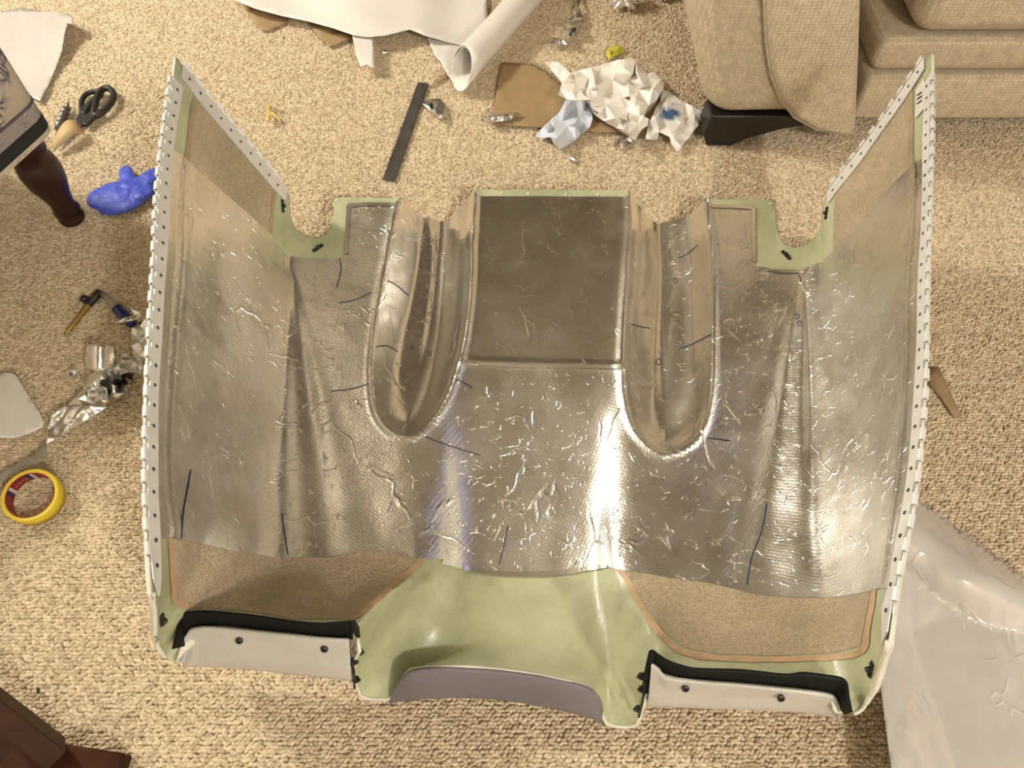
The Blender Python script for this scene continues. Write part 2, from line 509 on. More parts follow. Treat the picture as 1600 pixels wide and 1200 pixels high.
    # carpet tuft
    t = NT('carpet_tuft')
    oi = t.n('ShaderNodeObjectInfo')
    v = t.coord('Object')
    c = t.ramp(oi.outputs['Random'], [(0.0, (0.46, 0.37, 0.245)), (0.5, (0.60, 0.495, 0.345)), (1.0, (0.70, 0.59, 0.425))])
    t.l(c, t.b.inputs['Base Color']); t.b.inputs['Roughness'].default_value = 0.95
    t.b.inputs['Specular IOR Level'].default_value = 0.1
    M['tuft'] = t.m
    # ruler
    t = NT('engraved_steel'); v = t.coord('Object')
    M['ruler'] = plain('ruler_steel', (0.17, 0.155, 0.14), 0.42, metal=0.75, var=0.25, vscale=25)
    return M
M = make_mats()

# ------------------------------------------------------------------ room shell
R = ROOM
def slab(name, c, s, m, label):
    V, F = box(c, s); return struct(obj(name, V, F, m, smooth=False), label)
cx, cy = (R['x0'] + R['x1']) / 2, (R['y0'] + R['y1']) / 2
LX, LY = R['x1'] - R['x0'], R['y1'] - R['y0']
slab('floor', (cx, cy, -0.036), (LX + .2, LY + .2, 0.06), M['wood_floor'], 'beige looped carpet floor')
slab('ceiling', (cx, cy, R['h'] + 0.03), (LX + .2, LY + .2, 0.06), M['ceiling'], 'plain cream ceiling')
slab('wall_back', (cx, R['y1'] + 0.05, R['h'] / 2), (LX, 0.1, R['h']), M['wall_dark'], 'dark painted wall behind the sofa')
slab('wall_left', (R['x0'] - 0.05, cy, R['h'] / 2), (0.1, LY, R['h']), M['wall'], 'plain painted side wall')
slab('wall_front', (cx, R['y0'] - 0.05, R['h'] / 2), (LX, 0.1, R['h']), M['wall'], 'plain painted wall opposite the sofa')
def wall_with_added_window():  # window added out of view so the foil picks up blue
    x = R['x1'] + 0.05
    wy0, wy1, wz0, wz1 = -0.9, 0.25, 0.9, 1.9
    parts = []
    parts.append(box((x, (R['y0'] + wy0) / 2, R['h'] / 2), (0.1, wy0 - R['y0'], R['h'])))
    parts.append(box((x, (R['y1'] + wy1) / 2, R['h'] / 2), (0.1, R['y1'] - wy1, R['h'])))
    parts.append(box((x, (wy0 + wy1) / 2, wz0 / 2), (0.1, wy1 - wy0, wz0)))
    parts.append(box((x, (wy0 + wy1) / 2, (wz1 + R['h']) / 2), (0.1, wy1 - wy0, R['h'] - wz1)))
    V, F = merge(*parts)
    struct(obj('wall_right', V, F, M['wall'], smooth=False), 'painted side wall with a window')
    fr = []
    for y in (wy0 + .03, (wy0 + wy1) / 2, wy1 - .03):
        fr.append(box((x, y, (wz0 + wz1) / 2), (0.06, 0.06, wz1 - wz0)))
    for z in (wz0 + .03, wz1 - .03):
        fr.append(box((x, (wy0 + wy1) / 2, z), (0.06, wy1 - wy0, 0.06)))
    V, F = merge(*fr)
    struct(obj('window_1', V, F, M['trim'], smooth=False), 'white framed window at dusk')
wall_with_added_window()
def pendant(loc, r, label):
    t = thing('pendant_light', label, 'lamp', (loc[0], loc[1], R['h'] - 0.02))
    V, F = lathe([(0.05, 0.0), (0.05, 0.012), (0.03, 0.02)], (loc[0], loc[1], R['h'] - 0.02), (0, 0, 1), 24); obj('ceiling_rose', V, F, M['trim'], t)
    V, F = tube([(loc[0], loc[1], R['h'] - 0.02), (loc[0], loc[1], loc[2] + r + .05)], 0.004, 8); obj('cord', V, F, M['trim'], t)
    V, F = lathe([(0.022, 0.0), (0.024, 0.03), (0.012, 0.055)], (loc[0], loc[1], loc[2] + r + .004), (0, 0, 1), 20); obj('bulb_holder', V, F, M['trim'], t)
pendant(LAMP_A, 0.12, 'bare pendant bulb hanging over the footstool side of the room')
pendant(LAMP_B, 0.11, 'bare pendant bulb hanging over the near side of the room')
def added_panel():  # added out of view to put bluish patches into the foil reflections
    c = (1.72, 1.60, R['h'] - 0.02)
    t = thing('ceiling_panel', 'square cool white light panel set in the ceiling', 'lamp', c)
    V, F = box((c[0], c[1], c[2] + .008), (0.62, 0.52, 0.02)); obj('panel_frame', V, F, M['trim'], t, smooth=False)
    V, F = box((c[0], c[1], c[2] - .004), (0.56, 0.46, 0.006)); obj('diffuser', V, F, M['led'], t, smooth=False)
added_panel()

# carpet pile: one stuff object, loops instanced on a jittered grid
def carpet():
    rnd = random.Random(3)
    pitch = 0.0060
    pts = []
    y = -0.25; row = 0
    while y < 2.0:
        x = -1.55 + (0.5 * pitch if row % 2 else 0)
        while x < 1.55:
            pts.append((x + rnd.uniform(-.0014, .0014), y + rnd.uniform(-.0012, .0012), -0.0052 + rnd.uniform(-.0012, .0008)))
            x += pitch
        y += pitch * 0.82; row += 1
    me = bpy.data.meshes.new('carpet_pile'); me.from_pydata(pts, [], []); me.materials.append(M['tuft'])
    o = bpy.data.objects.new('carpet_pile', me); COL.objects.link(o)
    # one loop, kept as a mesh that only the node tree uses
    bm = bmesh.new(); bmesh.ops.create_icosphere(bm, subdivisions=2, radius=1.0)
    bmesh.ops.scale(bm, vec=(0.0047, 0.0031, 0.0044), verts=bm.verts[:])
    lm = bpy.data.meshes.new('carpet_loop'); bm.to_mesh(lm); bm.free(); lm.materials.append(M['tuft'])
    for p in lm.polygons: p.use_smooth = True
    lo = bpy.data.objects.new('carpet_loop', lm)
    g = bpy.data.node_groups.new('carpet_loops', 'GeometryNodeTree')
    g.interface.new_socket('Geometry', in_out='INPUT', socket_type='NodeSocketGeometry')
    g.interface.new_socket('Geometry', in_out='OUTPUT', socket_type='NodeSocketGeometry')
    N = g.nodes
    gi = N.new('NodeGroupInput'); go = N.new('NodeGroupOutput')
    ii = N.new('GeometryNodeInstanceOnPoints'); oi = N.new('GeometryNodeObjectInfo')
    oi.inputs['Object'].default_value = lo; oi.inputs['As Instance'].default_value = True
    rv = N.new('FunctionNodeRandomValue'); rv.data_type = 'FLOAT_VECTOR'
    rv.inputs['Min'].default_value = (-0.35, -0.35, -0.75); rv.inputs['Max'].default_value = (0.35, 0.35, 0.95)
    rs = N.new('FunctionNodeRandomValue'); rs.data_type = 'FLOAT_VECTOR'
    rs.inputs['Min'].default_value = (0.75, 0.8, 0.8); rs.inputs['Max'].default_value = (1.25, 1.15, 1.15)
    er = N.new('FunctionNodeEulerToRotation')
    L = g.links.new
    L(gi.outputs[0], ii.inputs['Points']); L(oi.outputs['Geometry'], ii.inputs['Instance'])
    L(rv.outputs[0], er.inputs[0]); L(er.outputs[0], ii.inputs['Rotation']); L(rs.outputs[0], ii.inputs['Scale'])
    L(ii.outputs[0], go.inputs[0])
    md = o.modifiers.new('loops', 'NODES'); md.node_group = g
    tag(o, 'beige looped carpet pile covering the whole floor', 'carpet', kind='stuff')
carpet()

# ------------------------------------------------------------------ engine cowling
# control net: columns across (left rim to right rim), rows from the rear edge to the front edge
NET = [
 [(275,88,.400),(254,228,.392),(241,420,.386),(231,600,.380),(228,760,.375),(231,840,.370),(234,885,.367),(238,928,.365)],
 [(286,104,.385),(270,232,.375),(257,420,.370),(246,600,.365),(243,760,.360),(247,841,.355),(247,905,.345),(240,958,.325)],
 [(310,135,.352),(288,247,.345),(277,420,.335),(262,600,.330),(258,760,.325),(268,842,.320),(266,920,.300),(243,990,.275)],
 [(365,200,.270),(345,298,.260),(335,440,.240),(330,600,.235),(320,760,.235),(310,848,.245),(285,940,.250),(249,1013,.235)],
 [(425,270,.175),(405,350,.170),(400,450,.155),(390,600,.150),(375,760,.165),(362,860,.190),(305,955,.215),(258,1026,.212)],
 [(450,300,.126),(428,372,.125),(440,445,.100),(428,600,.098),(410,760,.110),(400,866,.130),(330,958,.200),(272,1033,.205)],
 [(454,335,.100),(445,398,.090),(458,450,.080),(460,600,.078),(462,750,.082),(450,872,.100),(370,958,.192),(292,988,.215)],
 [(466,360,.090),(458,402,.080),(472,455,.075),(485,600,.075),(500,745,.078),(500,872,.095),(420,962,.186),(340,978,.218)],
 [(490,371,.080),(485,405,.076),(490,460,.075),(510,600,.075),(535,740,.076),(540,865,.090),(470,966,.180),(400,984,.218)],
 [(512,360,.076),(515,405,.075),(515,460,.075),(530,600,.075),(560,740,.075),(570,862,.085),(505,968,.175),(450,989,.218)],
 [(521,335,.075),(532,404,.075),(535,460,.075),(545,600,.075),(580,735,.075),(600,862,.083),(530,965,.170),(500,993,.216)],
 [(522,308,.075),(537,400,.075),(545,460,.075),(555,600,.075),(595,735,.075),(620,866,.083),(550,955,.165),(535,995,.214)],
 [(540,308,.075),(544,318,.075),(560,460,.075),(566,600,.075),(610,735,.075),(645,873,.083),(585,942,.155),(548,990,.213)],
 [(620,309,.075),(615,317,.075),(600,460,.075),(582,600,.075),(630,730,.075),(665,874,.078),(612,938,.120),(552,1015,.160)],
 [(640,309,.075),(640,312,.075),(640,460,.075),(625,600,.075),(660,730,.073),(690,874,.068),(640,948,.090),(555,1062,.065)],
 [(690,303,.075),(690,305,.075),(685,460,.075),(668,600,.075),(690,730,.068),(705,880,.057),(665,962,.070),(563,1086,.033)],
 [(733,297,.075),(737,299,.075),(735,460,.073),(715,600,.070),(715,730,.056),(725,888,.047),(692,976,.055),(585,1092,.025)],
 [(745,296,.074),(748,307,.073),(746,460,.071),(735,600,.067),(735,730,.050),(745,893,.042),(720,985,.050),(606,1092,.025)],
 [(770,296,.072),(772,307,.071),(770,460,.069),(765,600,.064),(765,730,.046),(772,896,.039),(748,990,.050),(628,1062,.060)],
 [(800,296,.071),(800,307,.070),(800,460,.068),(797,600,.062),(795,730,.044),(797,898,.038),(775,995,.052),(646,1045,.090)],
 [(845,296,.071),(845,307,.070),(845,460,.068),(843,600,.061),(840,730,.043),(830,898,.038),(820,1000,.055),(720,1042,.097)],
 [(890,297,.071),(890,308,.070),(890,460,.068),(885,600,.062),(880,730,.044),(870,895,.039),(865,1005,.055),(800,1049,.097)],
 [(930,297,.072),(930,308,.071),(930,460,.069),(925,600,.064),(915,730,.047),(905,890,.043),(905,1012,.055),(870,1061,.095)],
 [(965,297,.074),(965,308,.073),(960,460,.071),(950,600,.067),(940,730,.053),(930,886,.049),(935,1022,.055),(925,1078,.088)],
 [(983,298,.075),(980,309,.075),(972,460,.073),(965,600,.070),(960,730,.064),(945,885,.060),(950,1032,.055),(938,1108,.050)],
 [(988,299,.075),(987,301,.075),(985,460,.075),(985,600,.075),(980,735,.070),(955,887,.070),(962,1030,.065),(948,1130,.028)],
 [(1030,305,.075),(1030,307,.075),(1030,460,.075),(1030,600,.075),(1010,738,.074),(968,890,.077),(980,1015,.085),(972,1135,.022)],
 [(1080,310,.075),(1085,313,.075),(1085,460,.075),(1080,600,.075),(1040,742,.075),(985,893,.082),(995,1002,.115),(995,1132,.030)],
 [(1095,311,.075),(1110,319,.075),(1112,460,.075),(1110,600,.075),(1075,746,.075),(1010,897,.085),(1008,996,.150),(1004,1105,.060)],
 [(1130,311,.075),(1135,320,.075),(1140,465,.075),(1130,605,.075),(1100,750,.075),(1030,900,.088),(1022,996,.170),(1009,1070,.140)],
 [(1160,311,.075),(1165,321,.075),(1160,465,.075),(1145,610,.075),(1120,752,.075),(1050,903,.090),(1040,1002,.175),(1019,1036,.213)],
 [(1195,312,.075),(1175,323,.075),(1172,465,.075),(1160,610,.075),(1135,756,.075),(1075,907,.092),(1065,1014,.178),(1045,1055,.215)],
 [(1212,313,.075),(1180,416,.075),(1180,470,.075),(1168,612,.075),(1150,760,.075),(1100,910,.095),(1100,1024,.181),(1100,1062,.216)],
 [(1214,350,.075),(1195,422,.075),(1195,475,.075),(1180,615,.075),(1160,765,.075),(1125,916,.097),(1140,1028,.184),(1150,1066,.217)],
 [(1220,375,.078),(1215,423,.075),(1212,475,.075),(1195,615,.075),(1175,770,.077),(1150,921,.098),(1180,1030,.187),(1200,1071,.217)],
 [(1245,387,.082),(1242,423,.078),(1232,475,.076),(1215,620,.076),(1195,775,.080),(1190,930,.105),(1230,1031,.191),(1255,1077,.216)],
 [(1270,376,.090),(1262,418,.085),(1255,475,.082),(1240,620,.080),(1230,780,.086),(1230,934,.115),(1275,1029,.196),(1300,1085,.215)],
 [(1283,345,.100),(1283,410,.100),(1280,475,.100),(1275,620,.098),(1270,785,.110),(1280,935,.135),(1305,1024,.205),(1312,1115,.205)],
 [(1289,310,.126),(1300,394,.130),(1310,470,.140),(1310,620,.140),(1310,785,.155),(1325,931,.180),(1330,1014,.222),(1335,1114,.205)],
 [(1345,235,.220),(1363,323,.230),(1355,460,.220),(1355,620,.220),(1350,785,.225),(1355,925,.240),(1350,996,.255),(1352,1102,.215)],
 [(1400,158,.310),(1420,265,.325),(1405,450,.310),(1405,615,.310),(1390,780,.310),(1377,920,.300),(1365,978,.300),(1364,1085,.240)],
 [(1438,102,.375),(1436,253,.360),(1427,440,.345),(1422,615,.345),(1405,780,.340),(1383,920,.325),(1372,968,.320),(1372,1060,.275)],
 [(1446,90,.388),(1445,247,.380),(1439,440,.372),(1433,615,.370),(1416,780,.365),(1391,918,.355),(1380,962,.345),(1379,1030,.320)],
 [(1456,78,.400),(1454,240,.392),(1448,440,.386),(1443,615,.380),(1427,780,.375),(1401,915,.370),(1395,955,.367),(1388,1003,.365)],
]
CH_L = [(629,200),(627,290),(616,350),(603,420),(590,490),(582,560),(582,610),(590,650),(612,676),(640,682),(668,668),(695,630),(714,580),(728,520),(735,450),(737,380),(737,200)]
CH_R = [(987,200),(985,340),(980,420),(975,500),(973,570),(978,630),(993,675),(1020,703),(1045,708),(1075,697),(1098,670),(1110,620),(1113,560),(1113,480),(1112,400),(1105,320),(1098,200)]
CH_L = smooth_poly(CH_L, 3, True); CH_R = smooth_poly(CH_R, 3, True)

def open_dist(x, y, poly):
    best = 1e9
    for i in range(len(poly)):
        x1, y1 = poly[i]; x2, y2 = poly[(i + 1) % len(poly)]
        if y1 < 210 and y2 < 210: continue
        dx, dy = x2 - x1, y2 - y1; L = dx * dx + dy * dy
        t = 0 if L == 0 else max(0, min(1, ((x - x1) * dx + (y - y1) * dy) / L))
        best = min(best, (x - x1 - t * dx) ** 2 + (y - y1 - t * dy) ** 2)
    return math.sqrt(best)

def sstep(a, b, x):
    t = max(0.0, min(1.0, (x - a) / (b - a))); return t * t * (3 - 2 * t)

def build_net():
    net = np.array(NET, float)                       # (C, R, 3)
    C, Rn, _ = net.shape
    W = np.zeros_like(net)
    for i in range(C):
        for j in range(Rn):
            W[i, j] = P(*net[i, j])
    # column parameter
    mid = net[:, :, :2]
    dc = np.mean(np.linalg.norm(np.diff(mid, axis=0), axis=2), axis=1)
    cpar = np.concatenate([[0], np.cumsum(np.maximum(dc, 6))])
    fc = [0.0]
    for i in range(C - 1):
        k = max(2, int(round((cpar[i + 1] - cpar[i]) / 3.6)))
        fc += list(np.linspace(cpar[i], cpar[i + 1], k + 1)[1:])
    fc = np.array(fc)
    rsub = [16, 26, 34, 32, 22, 24, 26]
    rpar = np.array([0, 0.6, 2.0, 3.6, 5.1, 6.1, 7.0, 8.0])
    fr = [0.0]; marks = [0]
    for j in range(Rn - 1):
        fr += list(np.linspace(rpar[j], rpar[j + 1], rsub[j] + 1)[1:]); marks.append(len(fr) - 1)
    fr = np.array(fr)
    A = np.zeros((len(fc), Rn, 3))
    for j in range(Rn):
        for d in range(3):
            A[:, j, d] = pchip(cpar, W[:, j, d], fc)
    G = np.zeros((len(fc), len(fr), 3))
    for i in range(len(fc)):
        for d in range(3):
            G[i, :, d] = pchip(rpar, A[i, :, d], fr)
    return G, marks, cpar, fc

def displace(G, cpar, fc, marks):
    nc, nr, _ = G.shape
    region = np.zeros((nc, nr), int)                 # 0 main, 1 left channel, 2 right channel, 3 centre panel
    # soften the hard monotone knots a little (keeps the borders)
    for it in range(6):
        Z = G[:, :, 2].copy()
        Z[1:-1, 1:-1] = 0.5 * Z[1:-1, 1:-1] + 0.125 * (Z[:-2, 1:-1] + Z[2:, 1:-1] + Z[1:-1, :-2] + Z[1:-1, 2:])
        G[:, :, 2] = Z
    for i in range(nc):
        for j in range(nr):
            p = G[i, j]
            x, y = pix(p)
            dz = 0.0
            wgt = 1.0
            if 560 < x < 1135 and 280 < y < 740:
                for k, poly in ((1, CH_L), (2, CH_R)):
                    d = open_dist(x, y, poly)
                    if inpoly(x, y, poly):
                        region[i, j] = k
                        dep = 0.068 - 0.030 * sstep(380, 690, y)
                        dz -= dep * math.sin(math.pi / 2 * min(1, d / 62.0)) ** 0.9
                        # long folds pressed into the channel foil
                        if k == 1: lo_, hi_ = 582 + 45 * sstep(560, 320, y), 737 - 40 * sstep(470, 680, y)
                        else: lo_, hi_ = 974 + 12 * sstep(560, 320, y), 1113 - 12 * sstep(400, 320, y)
                        tt = (x - lo_) / (hi_ - lo_)
                        amp = sstep(3, 24, d) * sstep(680, 470, y)
                        dz += 0.0042 * math.cos(2 * math.pi * (2.3 * tt + (0.1 if k == 1 else 0.55))) * amp
                        dz -= 0.005 * math.exp(-abs(tt - 0.5) / 0.06) * amp * (1.2 if k == 2 else 0.6)
                        if d < 16: dz += 0.004 * math.exp(-(d / 6.0) ** 2)
                    else:
                        dz += 0.0045 * math.exp(-(d / 6.5) ** 2)
                if region[i, j] == 0 and 715 < x < 990 and y < 568 + (x - 720) * 0.03:
                    region[i, j] = 3
            if 700 < x < 990:
                dz += 0.0035 * math.exp(-((y - 566 - (x - 720) * 0.03) / 5.0) ** 2) * sstep(712, 724, x) * sstep(985, 972, x)
            # folds fanning out from the two tail corners
            for fx, fy, ph, per, amp_ in ((1256, 392, -0.04, 0.23, 0.0068), (452, 398, -0.14, 0.19, 0.0026)):
                if abs(x - fx) < 220 and y > fy + 10:
                    fi = math.atan2(x - fx, y - fy); rr = math.hypot(x - fx, y - fy)
                    fm = math.exp(-((fi - 0.02) / 0.2) ** 2) * sstep(10, 260, rr) * sstep(960, 860, y)
                    dz += amp_ * math.cos(2 * math.pi * (fi - ph) / per) * fm
            # gentle waviness of hand-laid foil and skin
            dz += 0.0016 * nz(p[0] * 9, p[1] * 5, 1.3) * (0.4 if region[i, j] == 3 else 1.0)
            dz += 0.0007 * nz(p[0] * 28, p[1] * 16, 7.7) * (0.2 if region[i, j] else 1.0)
            if i in (0, nc - 1) or p[2] > 0.2: dz *= 0.3
            G[i, j, 2] += dz
            if p[2] > 0.12:
                G[i, j, 0] += 0.0022 * nz(p[1] * 8, p[2] * 8, 3.1) * min(1, (p[2] - 0.12) * 12) * (0 if i in (0, nc - 1) else 1)
    # foil tape ridge along each hinge
    for col, sgn in ((2, 1), (len(cpar) - 3, -1)):
        for i in range(nc):
            for off, a in ((0.0, 0.0035), (9.0, 0.0028)):
                e = math.exp(-((fc[i] - (cpar[col] + sgn * off)) / 2.6) ** 2)
                if e > 0.01: G[i, marks[1]:marks[5], 0] += sgn * a * e
    return region

def vnormals(G):
    du = np.zeros_like(G); dv = np.zeros_like(G)
    du[1:-1] = G[2:] - G[:-2]; du[0] = G[1] - G[0]; du[-1] = G[-1] - G[-2]
    dv[:, 1:-1] = G[:, 2:] - G[:, :-2]; dv[:, 0] = G[:, 1] - G[:, 0]; dv[:, -1] = G[:, -1] - G[:, -2]
    n = np.cross(dv, du)
    ln = np.linalg.norm(n, axis=2, keepdims=True); ln[ln == 0] = 1
    n /= ln
    return n

G, marks, cpar, fc = build_net()
REG = displace(G, cpar, fc, marks)
NRM = vnormals(G)
if NRM[len(fc) // 2, marks[3], 2] < 0: NRM = -NRM
nc, nr, _ = G.shape
cowl = thing('engine_cowling', 'large fibreglass engine cowling lined with wrinkled silver foil, open side up on the carpet', 'cowling', (0.02, 0.62, 0.0))

def grid_obj(name, mat, keep, j0, j1, off, parent, sol=None, solmat=0, soff=-1.0):
    idx = {}; V = []; N = []; F = []
    def vid(i, j):
        k = (i, j)
        if k not in idx:
            idx[k] = len(V); V.append(G[i, j] + NRM[i, j] * off); N.append(tuple(NRM[i, j]))
        return idx[k]
    for i in range(nc - 1):
        for j in range(j0, j1):
            if keep is None or keep(i, j):
                F.append((vid(i, j), vid(i, j + 1), vid(i + 1, j + 1), vid(i + 1, j)))
    o = obj(name, V, F, mat, parent, sol=sol, solmat=solmat, off=soff)
    if sol is None:
        o.data.normals_split_custom_set_from_vertices(N)
    return o

shell = grid_obj('fibreglass_shell', [M['green'], M['pale_edge']], None, 0, nr - 1, 0.0, cowl, sol=0.0045, solmat=1)
shell['label'] = 'pale green fibreglass shell'
grid_obj('foil_lining', M['foil'], lambda i, j: REG[i, j] == 0, marks[1], marks[5], 0.0012, cowl)['label'] = 'dimpled silver foil lining'
grid_obj('channel_foil', M['foil_channel'], lambda i, j: REG[i, j] == 1, 0, marks[5], 0.0012, cowl)['label'] = 'shiny foil in the left channel'
grid_obj('channel_foil', M['foil_channel'], lambda i, j: REG[i, j] == 2, 0, marks[5], 0.0012, cowl)['label'] = 'shiny foil in the right channel'
grid_obj('centre_foil', M['foil_flat'], lambda i, j: REG[i, j] == 3, marks[1], marks[5], 0.0012, cowl)['label'] = 'smooth darker foil panel in the middle'

BV = BVHTree.FromPolygons([tuple(G[i, j]) for i in range(nc) for j in range(nr)],
                          [(i * nr + j, i * nr + j + 1, (i + 1) * nr + j + 1, (i + 1) * nr + j) for i in range(nc - 1) for j in range(nr - 1)])
CAMV = Vector((0, 0, H))
def hit(px, py, off=0.0):
    d = (P(px, py, 0) - CAMV).normalized()
    loc, n, _, _ = BV.ray_cast(CAMV, d)
    if loc is None:
        loc, n, _, _ = BV.find_nearest(P(px, py, 0.15))
    if n.dot(d) > 0: n = -n
    return loc + n * off, n

def patch(name, poly, mat, off, parent, step=7):
    V2, F = tess(poly, step)
    return obj(name, [hit(x, y, off)[0] for x, y in V2], F, mat, parent)

def strip(name, line, width, mat, off, parent, k=6):
    L = smooth_poly(line, k)
    V, F = [], []
    for i, q in enumerate(L):
        a = L[max(0, i - 1)]; b = L[min(len(L) - 1, i + 1)]
        dx, dy = b[0] - a[0], b[1] - a[1]; ln = math.hypot(dx, dy) or 1
        nx, ny = -dy / ln, dx / ln
        wd = width * (0.85 + 0.3 * nz(q[0] * .05, q[1] * .05, 2.0))
        for s in (-0.5, 0, 0.5):
            V.append(hit(q[0] + nx * wd * s, q[1] + ny * wd * s, off)[0])
    for i in range(len(L) - 1):
        for s in range(2):
            a = i * 3 + s; F.append((a, a + 1, a + 4, a + 3))
    return obj(name, V, F, mat, parent)

# honeycomb panels left bare in front of and behind the foil
hb = patch('honeycomb_panel', [(268,835),(300,840),(350,848),(400,855),(450,862),(500,862),(545,855),(575,852),(610,854),(655,866),(620,905),(580,942),(549,967),(500,968),(460,968),(400,957),(330,951),(300,950),(275,936),(271,900)], M['honey'], 0.0005, cowl)
hb['label'] = 'bare brown honeycomb panel at the front left'
hb = patch('honeycomb_panel', [(970,882),(1010,886),(1050,892),(1100,899),(1150,910),(1190,919),(1230,922),(1280,923),(1325,919),(1362,914),(1352,970),(1345,1010),(1304,1020),(1216,1025),(1122,1023),(1068,1012),(1035,984),(1004,938),(985,906)], M['honey'], 0.0005, cowl)
hb['label'] = 'bare brown honeycomb panel at the front right'
hb = patch('honeycomb_panel', [(303,146),(345,193),(390,245),(427,288),(420,366),(380,335),(340,302),(296,262),(294,230)], M['honey'], 0.0005, cowl)
hb['label'] = 'bare brown honeycomb panel at the rear left'
hb = patch('honeycomb_panel', [(1422,135),(1380,194),(1340,248),(1304,298),(1301,400),(1330,372),(1365,334),(1400,300),(1420,280)], M['honey'], 0.0005, cowl)
hb['label'] = 'bare brown honeycomb panel at the rear right'
strip('filler_seam', [(265,836),(268,880),(270,915),(273,940),(302,949)], 9, M['tan'], 0.0009, cowl)
strip('filler_seam', [(549,969),(580,945),(610,918),(640,893),(664,872)], 10, M['tan'], 0.0009, cowl)
strip('filler_seam', [(962,880),(985,915),(1000,943),(1029,987),(1063,1018),(1122,1029),(1216,1031),(1304,1027),(1347,1017),(1357,980),(1367,918)], 11, M['tan'], 0.0009, cowl)
strip('filler_seam', [(304,155),(299,190),(291,255)], 9, M['tan_faint'], 0.0009, cowl)
strip('filler_seam', [(1423,140),(1424,190),(1424,272)], 10, M['tan_faint'], 0.0009, cowl)
strip('filler_seam', [(430,295),(425,330),(421,372)], 6, M['tan_faint'], 0.0009, cowl)
# foil tape edge round the tail panels and the front fold of the centre
strip('foil_tape', [(541,398),(543,360),(545,322)], 7, M['foil_tape'], 0.0026, cowl)
strip('foil_tape', [(1177,326),(1177,370),(1178,410)], 7, M['foil_tape'], 0.0026, cowl)
strip('foil_tape', [(1184,420),(1215,425),(1248,425)], 6, M['foil_tape'], 0.0026, cowl)
strip('foil_tape', [(548,322),(585,320),(618,321)], 6, M['foil_tape'], 0.0026, cowl)
strip('foil_tape', [(1110,323),(1145,324),(1174,326)], 6, M['foil_tape'], 0.0026, cowl)
strip('foil_tape', [(690,877),(740,891),(800,898),(870,896),(925,888),(950,884)], 9, M['foil_tape'], 0.0026, cowl)
strip('foil_tape', [(718,566),(770,570),(850,572),(920,573),(975,574)], 7, M['foil_tape'], 0.0034, cowl)
# sticker with faint print by the right apex
patch('paper_label', [(1433,140),(1446,122),(1446,170),(1432,186)], M['pale_edge'], 0.0018, cowl)
for yy in (150, 156, 163):
    strip('printed_line', [(1435, yy), (1443, yy - 6)], 2, M['ink'], 0.0024, cowl)

# marker lines
INK = [[(296,735),(290,770),(284,805),(281,842)],[(440,803),(444,830),(450,868)],[(531,405),(533,425),(526,450)],
 [(530,474),(555,469),(580,458)],[(517,612),(550,608),(577,600)],[(605,439),(620,447),(637,462)],[(587,542),(605,541),(621,550)],
 [(707,591),(722,597),(738,607)],[(660,681),(690,693),(750,712)],[(793,824),(788,850),(780,882)],[(1198,787),(1190,830),(1175,870),(1167,915)],
 [(1105,685),(1125,687),(1140,690)],[(1060,547),(1085,537),(1112,523)],[(1060,404),(1075,397),(1091,383)],[(985,507),(1000,511),(1014,513)],
 [(1246,426),(1250,435),(1252,442)]]
for ln in INK:
    V, F = tube([hit(x, y, 0.0016)[0] for x, y in smooth_poly(ln, 8)], 0.00085, 5)
    obj('marker_line', V, F, M['ink'], cowl)
for x, y, r in ((1056,439,3),(1029,566,4),(671,553,3),(1246,495,3.2),(1250,506,3.2),(644,544,2.2)):
    V, F = tube([hit(x + r * math.cos(a), y + 1.25 * r * math.sin(a), 0.0016)[0] for a in np.linspace(0, 2 * math.pi, 10)[:-1]], 0.0006, 5, closed=True)
    obj('marker_ring', V, F, M['ink'], cowl)

# hinges: strip, knuckles, rivets
def plate_strip(name, A, B, mat, parent, th=0.0016):
    V, F = [], []
    for a, b in zip(A, B):
        V += [a, b]
    for i in range(len(A) - 1):
        F.append((2 * i, 2 * i + 1, 2 * i + 3, 2 * i + 2))
    return obj(name, V, F, mat, parent, smooth=False, sol=th, off=0.0)

def resample(pts, d):
    pts = [Vector(p) for p in pts]
    L = [0]
    for a, b in zip(pts, pts[1:]): L.append(L[-1] + (b - a).length)
    n = int(L[-1] / d); out = []
    for k in range(n + 1):
        s = k * d; i = 0
        while i < len(pts) - 2 and L[i + 1] < s: i += 1
        t = (s - L[i]) / max(1e-9, L[i + 1] - L[i])
        out.append(pts[i].lerp(pts[i + 1], min(1, t)))
    return out

